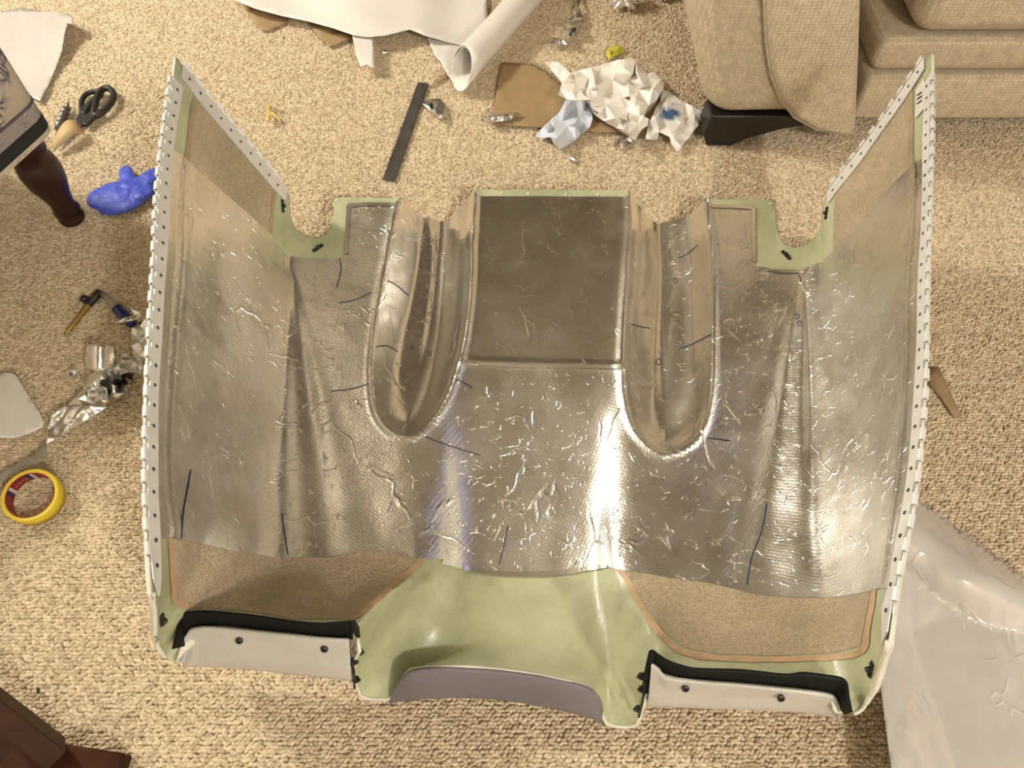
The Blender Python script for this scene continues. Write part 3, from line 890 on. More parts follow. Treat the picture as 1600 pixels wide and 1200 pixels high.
def hinge(edge, inner, outdir, label, open_k=False):
    h = bpy.data.objects.new('hinge', None); COL.objects.link(h); h.parent = cowl; h['label'] = label
    plate_strip('hinge_leaf', edge, inner, M['hinge'], h)
    E = resample(edge, 0.0254); I = resample(inner, 0.0254 * (sum((b - a).length for a, b in zip(inner, inner[1:])) / sum((b - a).length for a, b in zip(edge, edge[1:]))))
    km = rm = gm = None
    for k in range(min(len(E), len(I)) - 1):
        d = (E[k + 1] - E[k]); u = d.normalized()
        wv = (E[k] - I[k]).normalized()
        out = (wv + Vector(outdir) * 0.4).normalized()
        c0 = E[k] + d * 0.10 + out * 0.0046; c1 = E[k] + d * 0.62 + out * 0.0046
        V, F = lathe([(0.0036, 0), (0.0036, (c1 - c0).length), (0.0019, (c1 - c0).length), (0.0019, 0)], c0, (c1 - c0), 10, closed=True)
        obj('knuckle', V, F, M['hinge'], h, smooth=False)
        V, F = tube([E[k] + d * 0.60 + out * 0.0046, E[k] + d * 1.08 + out * 0.0046], 0.0010, 6)
        obj('hinge_pin', V, F, M['hinge'], h)
        p = E[k].lerp(I[k], 0.5) + d * 0.62
        nrm = u.cross(wv).normalized()
        if nrm.dot(CAMV - p) < 0: nrm = -nrm
        V, F = lathe([(0.0024, 0.0004), (0.0022, 0.0014), (0.0012, 0.0019)], p, nrm, 8)
        obj('rivet', V, F, M['rivet'], h)
    return h

def gcurve(i, j0, j1, off=0.0):
    return [Vector(G[i, j] + NRM[i, j] * off) for j in range(j0, j1 + 1, 3)]
icol = lambda c: int(np.argmin(abs(fc - cpar[c])))
hinge(gcurve(0, 4, marks[6] + 14, 0.002), gcurve(icol(1), 4, marks[6] + 14, 0.002), (-0.6, 0, .4), 'aluminium piano hinge along the left side')
hinge(gcurve(nc - 1, 4, marks[6] + 20, 0.002), gcurve(icol(len(cpar) - 2), 4, marks[6] + 20, 0.002), (0.6, 0, .4), 'aluminium piano hinge along the right side')
# rear hinges follow the rear edge between apex and bottom corner
def rear(cols, j, off):
    i0, i1 = icol(cols[0]), icol(cols[1]); st = 2 if i1 > i0 else -2
    return [Vector(G[i, j] + NRM[i, j] * off) for i in range(i0, i1, st)]
def shiftdown(pts, wd):
    return [p + Vector((0, -wd, 0)) for p in pts]
for cols, s, lab in (((0, 5), -1, 'aluminium piano hinge along the left rear edge'), ((43, 38), 1, 'aluminium piano hinge along the right rear edge')):
    i0, i1 = icol(cols[0]), icol(cols[1]); st = 2 if i1 > i0 else -2
    E, I = [], []
    for i in range(i0 + 2 * st, i1, st):
        E.append(Vector(G[i, 0] + NRM[i, 0] * 0.002))
        tv = Vector(G[i, 6] - G[i, 0]).normalized()
        I.append(E[-1] + tv * 0.026)
    hinge(E, I, (0, 0.8, 0.1), lab)

for c0_, c1_ in ((0, 4), (13, 29), (38, 43)):
    V, F = tube([Vector(G[i, nr - 1]) + Vector((0, 0, -0.0012)) for i in range(icol(c0_), icol(c1_) + 1, 2)], 0.0026, 8)
    obj('edge_bead', V, F, M['pale_edge'], cowl)
# nutplates
def nutplate(px, py, ang, size=1.0):
    p, n = hit(px, py, 0.001)
    q, _ = hit(px + 6 * math.cos(ang), py + 6 * math.sin(ang), 0.001)
    u = (q - p); u = (u - n * u.dot(n)).normalized(); v = n.cross(u)
    Rm = Matrix((u, v, n)).transposed()
    V, F = merge(box(p, (0.022 * size, 0.0055, 0.0018), R=Rm), lathe([(0.0034, 0), (0.0034, 0.004), (0.0022, 0.0055)], p, n, 10),
                 lathe([(0.0026, 0), (0.002, 0.0022)], p + u * 0.0085 * size, n, 8), lathe([(0.0026, 0), (0.002, 0.0022)], p - u * 0.0085 * size, n, 8))
    obj('nutplate', V, F, M['dark_metal'], cowl, smooth=False)
for a in ((441,322,1.5),(497,388,-0.6),(1228,399,0.8),(1292,333,1.7),(252,968,1.5),(1362,1046,1.8)):
    nutplate(*a)
for x, y in ((783,302),(825,303),(884,304),(934,304),(526,313),(1204,319),(497,1)):
    if y < 10: continue
    p, n = hit(x, y, 0.0004)
    V, F = lathe([(0.0026, 0), (0.0024, 0.0012), (0.0012, 0.0015)], p, n, 8)
    obj('rivet', V, F, M['pale_edge'], cowl)

# inlet lips, seals
def loft(name, rows, mat, parent, sol=0.003, soff=-1.0, k=6, vk=4):
    rows = [smooth_poly(r, k) for r in rows]
    n = len(rows[0])
    cols = [smooth_poly([tuple(r[i]) for r in rows], vk) if len(rows) > 2 else [rows[0][i], rows[1][i]] for i in range(n)]
    m = len(cols[0]); V = [c for col in cols for c in col]
    F = [(i * m + j, i * m + j + 1, (i + 1) * m + j + 1, (i + 1) * m + j) for i in range(n - 1) for j in range(m - 1)]
    return obj(name, V, F, mat, parent, sol=sol, off=soff)

def up(line, z):
    return [tuple(P(x, y, z[i] if isinstance(z, (list, tuple)) else z)) for i, (x, y) in enumerate(line)]

crest = [(284,1033),(286,1008),(294,984),(312,978),(340,978),(400,984),(450,989),(500,994),(546,997)]
bott = [(285,1037),(292,1037),(302,1037),(320,1037),(350,1038),(400,1042),(450,1048),(500,1053),(550,1059)]
midl = [(285,1036),(290,1024),(300,1010),(320,1003),(345,1003),(400,1008),(450,1014),(500,1019),(548,1024)]
back = [(a[0] + 4, a[1] - 40) for a in bott]
loft('inlet_lip', [up(crest, [.200,.208,.218,.222,.222,.222,.222,.221,.220]), up(midl, .195), up(bott, .150), up(back, .075)], M['white_gel'], cowl, 0.004, 1.0)['label'] = 'white inlet lip on the left'
crest = [(1020,1035),(1030,1043),(1044,1056),(1100,1062),(1150,1066),(1200,1071),(1272,1079),(1305,1087),(1312,1106),(1314,1115)]
bott = [(1011,1098),(1030,1099),(1060,1100),(1110,1102),(1150,1103),(1200,1105),(1250,1107),(1290,1112),(1310,1116),(1314,1118)]
midl = [(1017,1060),(1030,1066),(1052,1074),(1105,1079),(1150,1082),(1200,1086),(1262,1092),(1298,1100),(1310,1110),(1314,1117)]
back = [(a[0] - 4, a[1] - 40) for a in bott]
loft('inlet_lip', [up(crest, [.220]*6 + [.220,.216,.205,.200]), up(midl, .195), up(bott, .150), up(back, .075)], M['white_gel'], cowl, 0.004, 1.0)['label'] = 'white inlet lip on the right'
crest = [(608,1091),(624,1065),(641,1047),(680,1042),(740,1044),(800,1049),(875,1061),(926,1077),(938,1106),(946,1126)]
bott = [(610,1094),(626,1091),(657,1088),(690,1086),(735,1086),(800,1091),(875,1105),(925,1118),(940,1124),(948,1131)]
midl = [((a[0]*1.1 + b[0]) / 2.1, (a[1]*1.15 + b[1]) / 2.15) for a, b in zip(crest, bott)]
zc = [.025,.060,.090,.097,.098,.098,.095,.088,.050,.030]
back = [(a[0], a[1] - 22) for a in bott]
loft('scoop_lip', [up(crest, zc), up(midl, [z * .82 for z in zc]), up(bott, [max(.014, z * .45) for z in zc]), up(back, .012)], M['grey_primer'], cowl, 0.004, 1.0)['label'] = 'grey primed lip of the central scoop'

def seal(top, bot, zt, zb, label):
    o = loft('rubber_seal', [up(top, zt), up([((a[0] + b[0]) / 2, (a[1] + b[1]) / 2) for a, b in zip(top, bot)], (zt + zb) / 2), up(bot, zb)], M['rubber'], cowl, 0.0025, 0.0, k=4, vk=2)
    o['label'] = label
seal([(270,1014),(277,985),(284,960),(300,956),(330,955),(400,962),(460,971),(500,974),(530,972),(552,970)],
     [(287,1010),(288,1000),(292,992),(306,984),(335,981),(400,987),(460,993),(500,997),(530,998),(551,998)], .235, .212, 'black rubber seal behind the left inlet lip')
seal([(1021,1017),(1041,1031),(1065,1040),(1091,1045),(1160,1047),(1226,1054),(1254,1051),(1290,1055),(1320,1062),(1326,1090),(1331,1113)],
     [(1020,1040),(1034,1052),(1060,1061),(1100,1065),(1160,1070),(1210,1075),(1250,1080),(1290,1086),(1308,1092),(1315,1108),(1320,1116)], .235, .210, 'black rubber seal behind the right inlet lip')
# the seals' turned ends by the scoop walls
V, F = merge(box(P(556, 983, .225), (0.004, 0.012, 0.03), 0.2))
obj('seal_end', V, F, M['rubber'], cowl, smooth=False)
V, F = tube([P(1019, 1020, .235), P(1012, 1050, .19), P(1007, 1080, .13)], 0.004, 6); obj('seal_end', V, F, M['rubber'], cowl)
# clip plate with a nut, and bolts down both scoop walls
def along(px, py, z, s, rot, mat, nm, bev=0.001):
    V, F = box(P(px, py, z), s, R=rot); return obj(nm, V, F, mat, cowl, smooth=False, bevel=bev)
RT = Matrix.Rotation(0.25, 3, 'Z') @ Matrix.Rotation(0.35, 3, 'Y')
along(557, 1015, .20, (0.0035, 0.016, 0.034), RT, M['pale_edge'], 'clip_plate')
def bolt(px, py, z, ax, nm='bolt', r=0.0045):
    V, F = merge(lathe([(r, 0), (r, 0.005)], P(px, py, z), ax, 6), lathe([(r * .55, 0.005), (r * .5, 0.0085)], P(px, py, z), ax, 8))
    obj(nm, V, F, M['dark_metal'], cowl, smooth=False)
bolt(558, 1018, .20, (0.9, -0.2, 0.4)); bolt(549, 1033, .185, (0.9, -.2, .3)); bolt(553, 1061, .10, (0.9, -.2, .3))
bolt(1006, 1056, .17, (-0.9, -.2, .4)); bolt(1007, 1076, .14, (-0.9, -.2, .3)); bolt(1000, 1107, .08, (-0.9, -.2, .3))
for line in ([(551,1040,.17),(553,1052,.13),(554,1075,.07)], [(1009,1065,.17),(1005,1090,.12),(998,1120,.06)]):
    V, F = tube([P(*q) for q in line], 0.0018, 6); obj('hinge_wire', V, F, M['dark_metal'], cowl)
# lip screws
for x, y in ((377,996),(509,1009),(1069,1070),(1217,1085),(1299,1098)):
    z = .206 if x < 1290 else .20
    p = P(x, y, z) + Vector((0, -0.004, 0.004))
    r = 0.0042 if x < 1290 else 0.003
    V, F = lathe([(r, 0), (r, 0.002), (r * .55, 0.003), (r * .5, 0.0015)], p, (0, -0.75, 0.65), 12)
    obj('screw', V, F, M['dark_metal'], cowl, smooth=False)

# ------------------------------------------------------------------ sofa
def sofa():
    Yf = 1.25
    t = thing('sofa', 'cream woven fabric sofa with rounded arm and dark wooden feet', 'sofa', (1.2, 1.7, 0))
    def prof(line, Y0, Y1, nm, bev, mat=M['sofa'], zshift=0.0):
        V = []; n = len(line)
        for Y in (Y0, Y1):
            for q in line: V.append((q[0], Y, q[1] + zshift))
        F = [tuple(range(n))[::-1], tuple(range(n, 2 * n))] + [(i, (i + 1) % n, n + (i + 1) % n, n + i) for i in range(n)]
        o = obj(nm, V, F, mat, t, smooth=True, bevel=bev)
        bm = bmesh.new(); bm.from_mesh(o.data); bmesh.ops.recalc_face_normals(bm, faces=bm.faces[:]); bm.to_mesh(o.data); bm.free()
        o.modifiers['bevel'].segments = 6
        return o
    def Q(px, py):
        v = PY(px, py, Yf); return (v.x, v.z)
    # arm: flares outward towards the top
    armL = [Q(1107, 190), Q(1097, 140), Q(1088, 70), Q(1080, 0)]
    top = [(0.285, 0.42), (0.27, 0.50), (0.30, 0.575), (0.38, 0.61), (0.50, 0.60), (0.60, 0.55), (0.655, 0.46)]
    right = [Q(1344, 0), Q(1340, 120), Q(1337, 186)]
    prof(armL + top + right, Yf, 2.15, 'arm', 0.05)
    # front panel of the arm, with its curved seam
    pan = [Q(1192, -60), Q(1193, 0), Q(1196, 60), Q(1203, 110), Q(1218, 150), Q(1240, 178), Q(1275, 197), Q(1310, 204), Q(1334, 203), Q(1338, 120), Q(1342, 0), Q(1343, -60)]
    pan = [(x, z) for x, z in pan]; pan = pan[:1] + pan[1:]
    pan = [(pan[0][0], 0.50)] + pan + [(pan[-1][0] - .02, 0.54), (0.52, 0.56)]
    prof(pan, Yf - 0.022, Yf + 0.05, 'arm_front_panel', 0.018)
    V, F = tube([Vector((x, Yf - 0.009, z)) + Vector((0, 0, 0)) for x, z in pan[1:10]], 0.0032, 8)
    obj('piping', V, F, M['sofa'], t)
    # rails below the seat
    z0, z1, z2 = 0.066, 0.166, 0.235
    X0, X1 = 0.675, 1.95
    V, F = box(((X0 + X1) / 2, Yf + 0.27, (z0 + z1) / 2), (X1 - X0, 0.52, z1 - z0)); obj('lower_rail', V, F, M['sofa'], t, bevel=0.012)
    V, F = box(((X0 + X1) / 2, Yf + 0.28, (z1 + z2) / 2 + .001), (X1 - X0, 0.52, z2 - z1)); obj('upper_rail', V, F, M['sofa'], t, bevel=0.02)
    V, F = box((1.03, Yf + 0.36, 0.325), (0.63, 0.70, 0.165)); o = obj('seat_cushion', V, F, M['sofa'], t, bevel=0.045); o.modifiers['bevel'].segments = 6
    V, F = box((1.675, Yf + 0.36, 0.325), (0.63, 0.70, 0.165)); o = obj('seat_cushion', V, F, M['sofa'], t, bevel=0.045); o.modifiers['bevel'].segments = 6
    V, F = box((1.32, 2.10, 0.48), (1.3, 0.22, 0.82)); o = obj('backrest', V, F, M['sofa'], t, bevel=0.06); o.modifiers['bevel'].segments = 6
    V, F = box((2.12, 1.70, 0.33), (0.30, 0.88, 0.54)); o = obj('arm', V, F, M['sofa'], t, bevel=0.06); o.modifiers['bevel'].segments = 6
    # feet: bracket foot curving away under the arm
    def foot(x0, sx, y0, sy):
        prof2 = [(0, 0.0), (0.05, 0.0), (0.09, 0.022), (0.14, 0.04), (0.20, 0.055), (0.20, 0.075), (-0.005, 0.075), (-0.012, 0.03)]
        V = []; n = len(prof2)
        for d in (0, 0.06):
            for a, z in prof2: V.append((x0 + sx * a, y0 + sy * d, z))
        F = [tuple(range(n))[::-1], tuple(range(n, 2 * n))] + [(i, (i + 1) % n, n + (i + 1) % n, n + i) for i in range(n)]
        o = obj('foot', V, F, M['black_wood'], t, smooth=False, bevel=0.004)
        bm = bmesh.new(); bm.from_mesh(o.data); bmesh.ops.recalc_face_normals(bm, faces=bm.faces[:]); bm.to_mesh(o.data); bm.free()
    foot(0.402, 1, Yf + 0.012, 1); foot(0.402, 1, 2.13, -1); foot(2.24, -1, Yf + 0.05, 1); foot(2.24, -1, 2.12, -1)
sofa()

# ------------------------------------------------------------------ footstool at the left
def footstool():
    c0 = Vector((-0.785, 1.077, 0)); e = Vector((-0.39, -0.92, 0)).normalized(); n = Vector((-0.92, 0.39, 0)).normalized()
    L, Wd = 0.56, 0.56
    ctr = c0 + e * L / 2 + n * Wd / 2
    ang = math.atan2(e.y, e.x)
    t = thing('footstool', 'floral upholstered footstool with black band and turned dark wooden legs', 'footstool', (ctr.x, ctr.y, 0))
    def layer(nm, z0, z1, grow, mat, bev, seg=5):
        """a rounded-corner slab; the cushion also rounds over at its top"""
        rc = 0.028; V, F = [], []
        top = bev if nm == 'cushion' else 0.002
        rings = [(0.0015, z0), (0, z0 + .0015)] + [(top * (1 - math.cos(a)), z1 - top + top * math.sin(a)) for a in np.linspace(0, math.pi / 2 * .96, 8)]
        Rz = Matrix.Rotation(ang, 3, 'Z')
        for ins, z in rings:
            hx, hy = (L + grow) / 2 - ins, (Wd + grow) / 2 - ins; r = max(.006, rc - ins * .3)
            for sx, sy, a0 in ((1, 1, 0), (-1, 1, 90), (-1, -1, 180), (1, -1, 270)):
                for q in range(7):
                    a = math.radians(a0 + 15 * q)
                    V.append(Rz @ Vector((sx * (hx - r) + r * math.cos(a), sy * (hy - r) + r * math.sin(a), 0)) + Vector((ctr.x, ctr.y, float(z))))
        n = 28
        F = [tuple(range(n))[::-1], tuple((len(rings) - 1) * n + q for q in range(n))]
        F += [(i * n + q, i * n + (q + 1) % n, (i + 1) * n + (q + 1) % n, (i + 1) * n + q) for i in range(len(rings) - 1) for q in range(n)]
        return obj(nm, V, F, mat, t, smooth=(nm == 'cushion'))
    layer('fringe', .198, .2085, 0.002, M['piping'], 0.004)
    layer('black_band', .208, .232, 0.004, M['black_band'], 0.006)
    layer('patterned_border', .2315, .258, 0.003, M['floral2'], 0.005)
    layer('braid', .2575, .263, 0.005, M['purple'], 0.002)
    o = layer('cushion', .2625, .40, 0.003, M['floral'], 0.035, 8)
    prof = [(0.018, 0.0), (0.023, 0.005), (0.024, 0.014), (0.016, 0.021), (0.025, 0.030), (0.020, 0.042), (0.024, 0.065), (0.034, 0.10), (0.037, 0.125), (0.034, 0.148), (0.025, 0.163), (0.033, 0.170), (0.030, 0.178), (0.036, 0.184), (0.036, 0.2)]
    for a, b in ((0.045, 0.045), (L - 0.045, 0.045), (0.045, Wd - 0.045), (L - 0.045, Wd - 0.045)):
        q = c0 + e * a + n * b
        V, F = lathe(prof, (q.x, q.y, 0), (0, 0, 1), 20)
        obj('leg', V, F, M['mahogany'], t)
footstool()

# ------------------------------------------------------------------ wooden frame, bottom left
def wood_frame():
    a = P(186, 1196, 0.0); t = thing('wooden_stand', 'dark brown wooden stand with angled foot in the near left corner', 'stand', (a.x - .2, a.y, 0))
    def beam(p, q, w_, h_, nm, taper=None):
        d = (q - p); L = d.length
        u = d.normalized(); s = Vector((0, 0, 1)).cross(u).normalized(); v = u.cross(s)
        V = []
        for k, sc in ((0, taper or 1), (0.12 if taper else 0.01, 1), (1, 1)):
            for sx, sz in ((-1, -1), (1, -1), (1, 1), (-1, 1)):
                V.append(p + u * L * k + s * sx * w_ / 2 + v * (sz * h_ / 2 * (sc if sz > 0 else 1)))
        F = [(3, 2, 1, 0), (8, 9, 10, 11)] + [(r * 4 + i, r * 4 + (i + 1) % 4, r * 4 + 4 + (i + 1) % 4, r * 4 + 4 + i) for r in range(2) for i in range(4)]
        return obj(nm, V, F, M['oak'], t, smooth=False, bevel=0.003)
    beam(P(186, 1212, .022), P(-160, 1165, .03), 0.05, 0.044, 'foot_rail', 0.3)
    beam(P(88, 1178, .045), P(-90, 1042, .16), 0.028, 0.05, 'brace')
    beam(P(-90, 1165, .05), P(-90, 1165, .05) + Vector((-.02, .02, .34)), 0.045, 0.045, 'post')
wood_frame()

# ------------------------------------------------------------------ papers at the top
def fold(x, y, a, b):
    """signed distance from the line a-b in pixels"""
    dx, dy = b[0] - a[0], b[1] - a[1]; L = math.hypot(dx, dy)
    return ((x - a[0]) * dy - (y - a[1]) * dx) / L

top_poly = [(366,-60),(366,0),(400,14),(440,25),(480,33),(520,44),(552,55),(575,58),(600,56),(625,50),(640,46),(665,56),(700,66),(731,74),(750,68),(764,50),(760,0),(756,-60)]
o = sheet('paper_sheet', top_poly, lambda x, y: (0.030 + 0.010 * nz(x * .012, y * .02, 4) + 0.010 * math.exp(-((x - 600) / 90) ** 2)) * (1 - 0.7 * sstep(640, 720, x)), M['paper'], step=10)
tag(o, 'large smooth white paper sheet at the top edge with torn front', 'paper')
o = sheet('paper_strip', [(548,44),(583,48),(583,70),(585,107),(573,101),(563,104),(556,85)], lambda x, y: 0.022 + 0.012 * math.sin((y - 40) / 66 * 2.6), M['paper'], step=6)
tag(o, 'short white paper strip hanging out under the large sheet', 'paper')
o = sheet('paper_flap', [(664,52),(732,72),(722,80),(717,140),(700,118),(688,96),(680,88)], lambda x, y: 0.006 + 0.004 * nz(x * .04, y * .03, 2), M['paper'], step=6)
tag(o, 'triangular white paper flap beside the paper roll', 'paper')
# roll of paper
def roll():
    a = P(722, 108, 0.045); b = P(862, -49, 0.045)
    d = (b - a).normalized()
    t = thing('paper_roll', 'loosely rolled white paper lying diagonally beside the large sheet', 'paper roll', (a.x, a.y, 0))
    x, y, _ = frame_of(d)
    n = 44; V, F = [], []
    L = (b - a).length
    for s in range(13):
        u = s / 12
        for k in range(n):
            th = 2 * math.pi * 1.55 * k / (n - 1)
            r = 0.034 - 0.0055 * k / (n - 1) + 0.0012 * nz(u * 4, th)
            sh = (0.035 * math.cos(th - 1.0) if s == 0 else 0)
            V.append(a + d * (u * L + sh) + r * (math.cos(th) * x + math.sin(th) * y))
    for s in range(12):
        for k in range(n - 1):
            F.append((s * n + k, s * n + k + 1, (s + 1) * n + k + 1, (s + 1) * n + k))
    obj('rolled_sheet', V, F, M['paper'], t, sol=0.0005, off=0)
    V, F = tube([P(812, 8, .04) + d * k * .02 + Vector((0, 0, .006)) for k in range(8)], [0.030, .031, .031, .0315, .032, .032, .032, .032], 18, caps=False)
    obj('outer_turn', V, F, M['paper'], t, sol=0.0006, off=0)
roll()
o = sheet('card_piece', [(378,6),(400,14),(452,28),(448,36),(420,48),(410,48),(396,34)], 0.004, M['kraft'], step=12, thick=0.002)
tag(o, 'brown card corner poking out at the left under the paper sheet', 'card')
o = sheet('card_piece', [(478,32),(550,54),(550,60),(520,72),(515,73),(500,60)], 0.006, M['kraft'], step=12, thick=0.002)
tag(o, 'brown card corner poking out beside the hanging paper strip', 'card')
o = sheet('card_piece', [(672,134),(704,108),(704,117),(674,136)], 0.003, M['kraft'], step=12, thick=0.002)
tag(o, 'thin brown card edge sticking out under the paper flap by the ruler', 'card')
# white sheet left
o = sheet('paper_sheet', [(-60,30),(0,19),(28,12),(70,17),(104,21),(112,24),(115,32),(112,38),(106,36),(100,56),(97,80),(88,105),(75,135),(62,158),(45,150),(0,190),(-60,190)],
          lambda x, y: 0.008 + 0.03 * sstep(60, 108, x) * sstep(130, 30, y) + 0.006 * nz(x * .02, y * .02, 8), M['film'], step=8)
tag(o, 'glossy white paper sheet under the footstool, right edge curled', 'paper')
o = sheet('paper_sheet', [(-60,590),(0,583),(13,581),(25,585),(40,610),(58,638),(70,660),(66,668),(45,678),(20,685),(0,684),(-60,690)], lambda x, y: 0.007 + .003 * nz(x * .03, y * .03, 5), M['paper'], step=10, thick=0.0012)
tag(o, 'blank off-white paper piece with rounded cut edge at the left frame edge', 'paper')

# ------------------------------------------------------------------ crumpled pile near the sofa
o = sheet('card_piece', [(784,98),(830,100),(852,110),(876,132),(900,160),(935,190),(990,207),(935,207),(855,200),(770,195),(765,190),(775,150)], lambda x, y: 0.006 + 0.008 * sstep(840, 880, x) * sstep(150, 110, y) + 0.004 * nz(x * .03, y * .03, 1), M['kraft'], step=7, thick=0.0016)
tag(o, 'flat brown kraft card lying under the crumpled white paper', 'card')
o = crumple('crumpled_paper', [(893,113),(945,99),(986,89),(1002,104),(1012,115),(1022,112),(1032,124),(1038,131),(1036,140),(1025,158),(1014,165),(1006,182),(1014,186),(1012,196),(1003,202),(993,220),(972,206),(950,194),(928,178),(918,160),(900,150),(890,132)], 60, 0.018, 0.066, M['tissue'], 11, edge=0.5)
tag(o, 'large crumpled white tissue paper beside the sofa arm', 'paper')
o = crumple('folded_paper', [(851,96),(874,98),(893,116),(905,140),(922,156),(900,157),(885,155),(872,148),(878,130),(866,115)], 5, 0.050, 0.072, M['tissue'], 4, edge=0.8)
tag(o, 'white folded paper corner standing up at the left of the crumpled tissue', 'paper')
o = crumple('crumpled_wrapper', [(884,156),(905,155),(924,165),(926,185),(922,198),(900,218),(876,233),(866,226),(860,214),(846,216),(836,212),(858,190),(872,178)], 16, 0.004, 0.05, M['bluepaper'], 23, edge=0.4)
tag(o, 'bluish white crumpled wrapper in front of the kraft card', 'wrapper')
bagpoly = [(1036,140),(1046,144),(1070,160),(1098,175),(1096,188),(1078,214),(1058,237),(1050,226),(1046,214),(1030,206),(1027,218),(1008,217),(1015,190),(1024,170),(1032,158)]
o = crumple('plastic_bag', bagpoly, 14, 0.006, 0.055, M['bag'], 31, edge=0.5)
bc = P(1048, 172, 0.03)
for v in o.data.vertices: v.co -= bc
o.location = bc
tag(o, 'white plastic bag with blue stain against the sofa foot', 'bag')
o = crumple('rubber_scrap', [(946,84),(950,76),(958,72),(964,70),(974,74),(976,82),(968,84),(960,90),(952,94)], 8, 0.004, 0.022, M['lime'], 3, edge=0.5)
tag(o, 'small yellow-green scrap above the crumpled white paper', 'scrap')

# foil scraps
def foilscrap(poly, n, z1, seed, label, z0=0.002, group=None):
    o = crumple('foil_scrap', poly, n, z0, z1, M['foil_scrap'], seed, edge=0.45)
    return tag(o, label, 'foil scrap', group)
foilscrap([(660,162),(672,155),(688,154),(696,166),(701,182),(696,190),(684,184),(672,174)], 12, 0.022, 5, 'pointed silver foil scrap beside the steel ruler')
foilscrap([(757,186),(768,179),(785,178),(804,176),(816,179),(800,186),(780,190),(766,194)], 14, 0.030, 6, 'thin twisted silver foil strip at the left edge of the kraft card', 0.013)
foilscrap([(962,222),(970,214),(984,212),(987,222),(978,230),(966,233)], 8, 0.02, 8, 'tiny silver foil scrap in front of the crumpled white paper')
foilscrap([(593,80),(598,77),(604,78),(606,82),(598,84)], 4, 0.01, 9, 'tiniest silver foil fleck right of the hanging paper strip')
foilscrap([(857,66),(862,58),(875,60),(882,48),(880,36),(892,28),(908,28),(914,34),(905,44),(896,58),(886,70),(866,72)], 20, 0.04, 12, 'crumpled silver foil strip to the right of the paper roll')
foilscrap([(884,34),(896,20),(902,6),(900,-14),(908,-14),(906,14),(912,28),(904,32)], 6, 0.03, 14, 'dark curled foil ribbon end at the top edge above the foil strip', 0.01)
foilscrap([(890,247),(897,243),(903,250),(900,256),(893,254)], 3, 0.006, 15, 'grey foil crumb between the wrapper and the cowling')

def foilball(px, py, r, seed, label):
    c = P(px, py, r * 0.8); bm = bmesh.new(); bmesh.ops.create_icosphere(bm, subdivisions=3, radius=r)
    for v in bm.verts:
        n = v.co.normalized()
        v.co *= 1 + 0.35 * (noise.cell(n * 3.1 + Vector((seed, 0, 0))) - .5) + 0.5 * nz(n.x * 2.4 + seed, n.y * 2.4, n.z * 2.4)
        v.co.z = max(v.co.z * .8, -r * .8)
    me = bpy.data.meshes.new('foil_ball'); bm.to_mesh(me); bm.free(); me.materials.append(M['foil_scrap'])
    o = bpy.data.objects.new('foil_ball', me); COL.objects.link(o); o.location = c
    tag(o, label, 'foil ball')
foilball(980, -6, 0.034, 2, 'crumpled silver foil ball at the top edge left of the sofa')
foilball(1036, -14, 0.022, 5, 'crumpled foil ball at the top edge in the sofa shadow')

# big foil tangle on the left, against the cowling
def leftfoil():
    t = thing('foil_offcut', 'big tangle of crumpled silver foil offcuts against the left hinge', 'foil scrap', tuple(P(170, 610, 0)))
    crumple('foil_sheet', [(105,634),(118,620),(130,606),(126,592),(140,585),(152,580),(175,572),(182,570),(195,552),(208,560),(222,566),(224,585),(216,590),(200,600),(196,618),(180,626),(164,634),(140,630)], 70, 0.010, 0.050, M['foil_scrap'], 21, t, edge=0.6)
    o = sheet('foil_curl', [(137,537),(150,538),(178,540),(182,556),(180,574),(165,577),(148,580),(131,574),(132,560),(142,552)],
          lambda x, y: 0.030 + 0.035 * math.sin((x - 130) / 52 * 3.0), M['foil_scrap'], t, step=5)
    sheet('foil_tail', [(70,694),(74,668),(82,642),(104,634),(146,632),(168,636),(140,642),(114,656),(100,644),(88,650),(80,672),(74,694)],
          lambda x, y: 0.016 + 0.02 * sstep(70, 150, x) + 0.01 * nz(x * .05, y * .05, 3), M['foil_scrap'], t, step=5)
    crumple('foil_flag', [(108,578),(120,578),(122,590),(112,592),(108,584)], 3, 0.03, 0.05, M['foil_scrap'], 5, t, edge=0.9)
    crumple('foil_edge', [(206,512),(226,498),(240,498),(236,520),(230,560),(214,566),(205,540)], 16, 0.01, 0.036, M['foil_scrap'], 8, t, edge=0.6)
leftfoil()
o = crumple('foil_scrap', [(180,504),(196,496),(210,492),(204,482),(219,488),(221,496),(210,500),(190,504)], 6, 0.022, 0.034, M['foil_scrap'], 17, edge=0.9)
tag(o, 'small bent foil scrap lying across the blue pen', 'foil scrap')

# ------------------------------------------------------------------ compass with pen
def compass():
    a = P(156, 455, .010); t = thing('drawing_compass', 'open drawing compass with brass leg and a blue pen clamped in it', 'compass', tuple(P(156, 455, 0)))
    tip = P(101, 524, .004)
    d = tip - a
    V, F = tube([a + d * .30, a + d * .34, a + d * .9, tip], [.0045, .0050, .0038, .0008], 8); obj('brass_leg', V, F, M['brass'], t)
    V, F = tube([a, a + d * .08, a + d * .33], [.006, .0075, .0055], 8); obj('hinge_arm', V, F, M['dark_metal'], t)
    V, F = lathe([(.006, -.005), (.0075, 0), (.006, .006)], P(132, 467, .012), d, 12); obj('clamp_screw', V, F, M['dark_metal'], t)
    e = P(209, 508, .010); f = e - a
    V, F = tube([a + f * .04, a + f * .30, a + f * .52], [.0045, .0065, .0065], 10); obj('pen_barrel', V, F, M['pen_clear'], t)
    V, F = tube([a + f * .5, a + f * .52, a + f * .94, e], [.006, .0095, .0095, .006], 12); obj('pen_cap', V, F, M['pen_blue'], t)
compass()

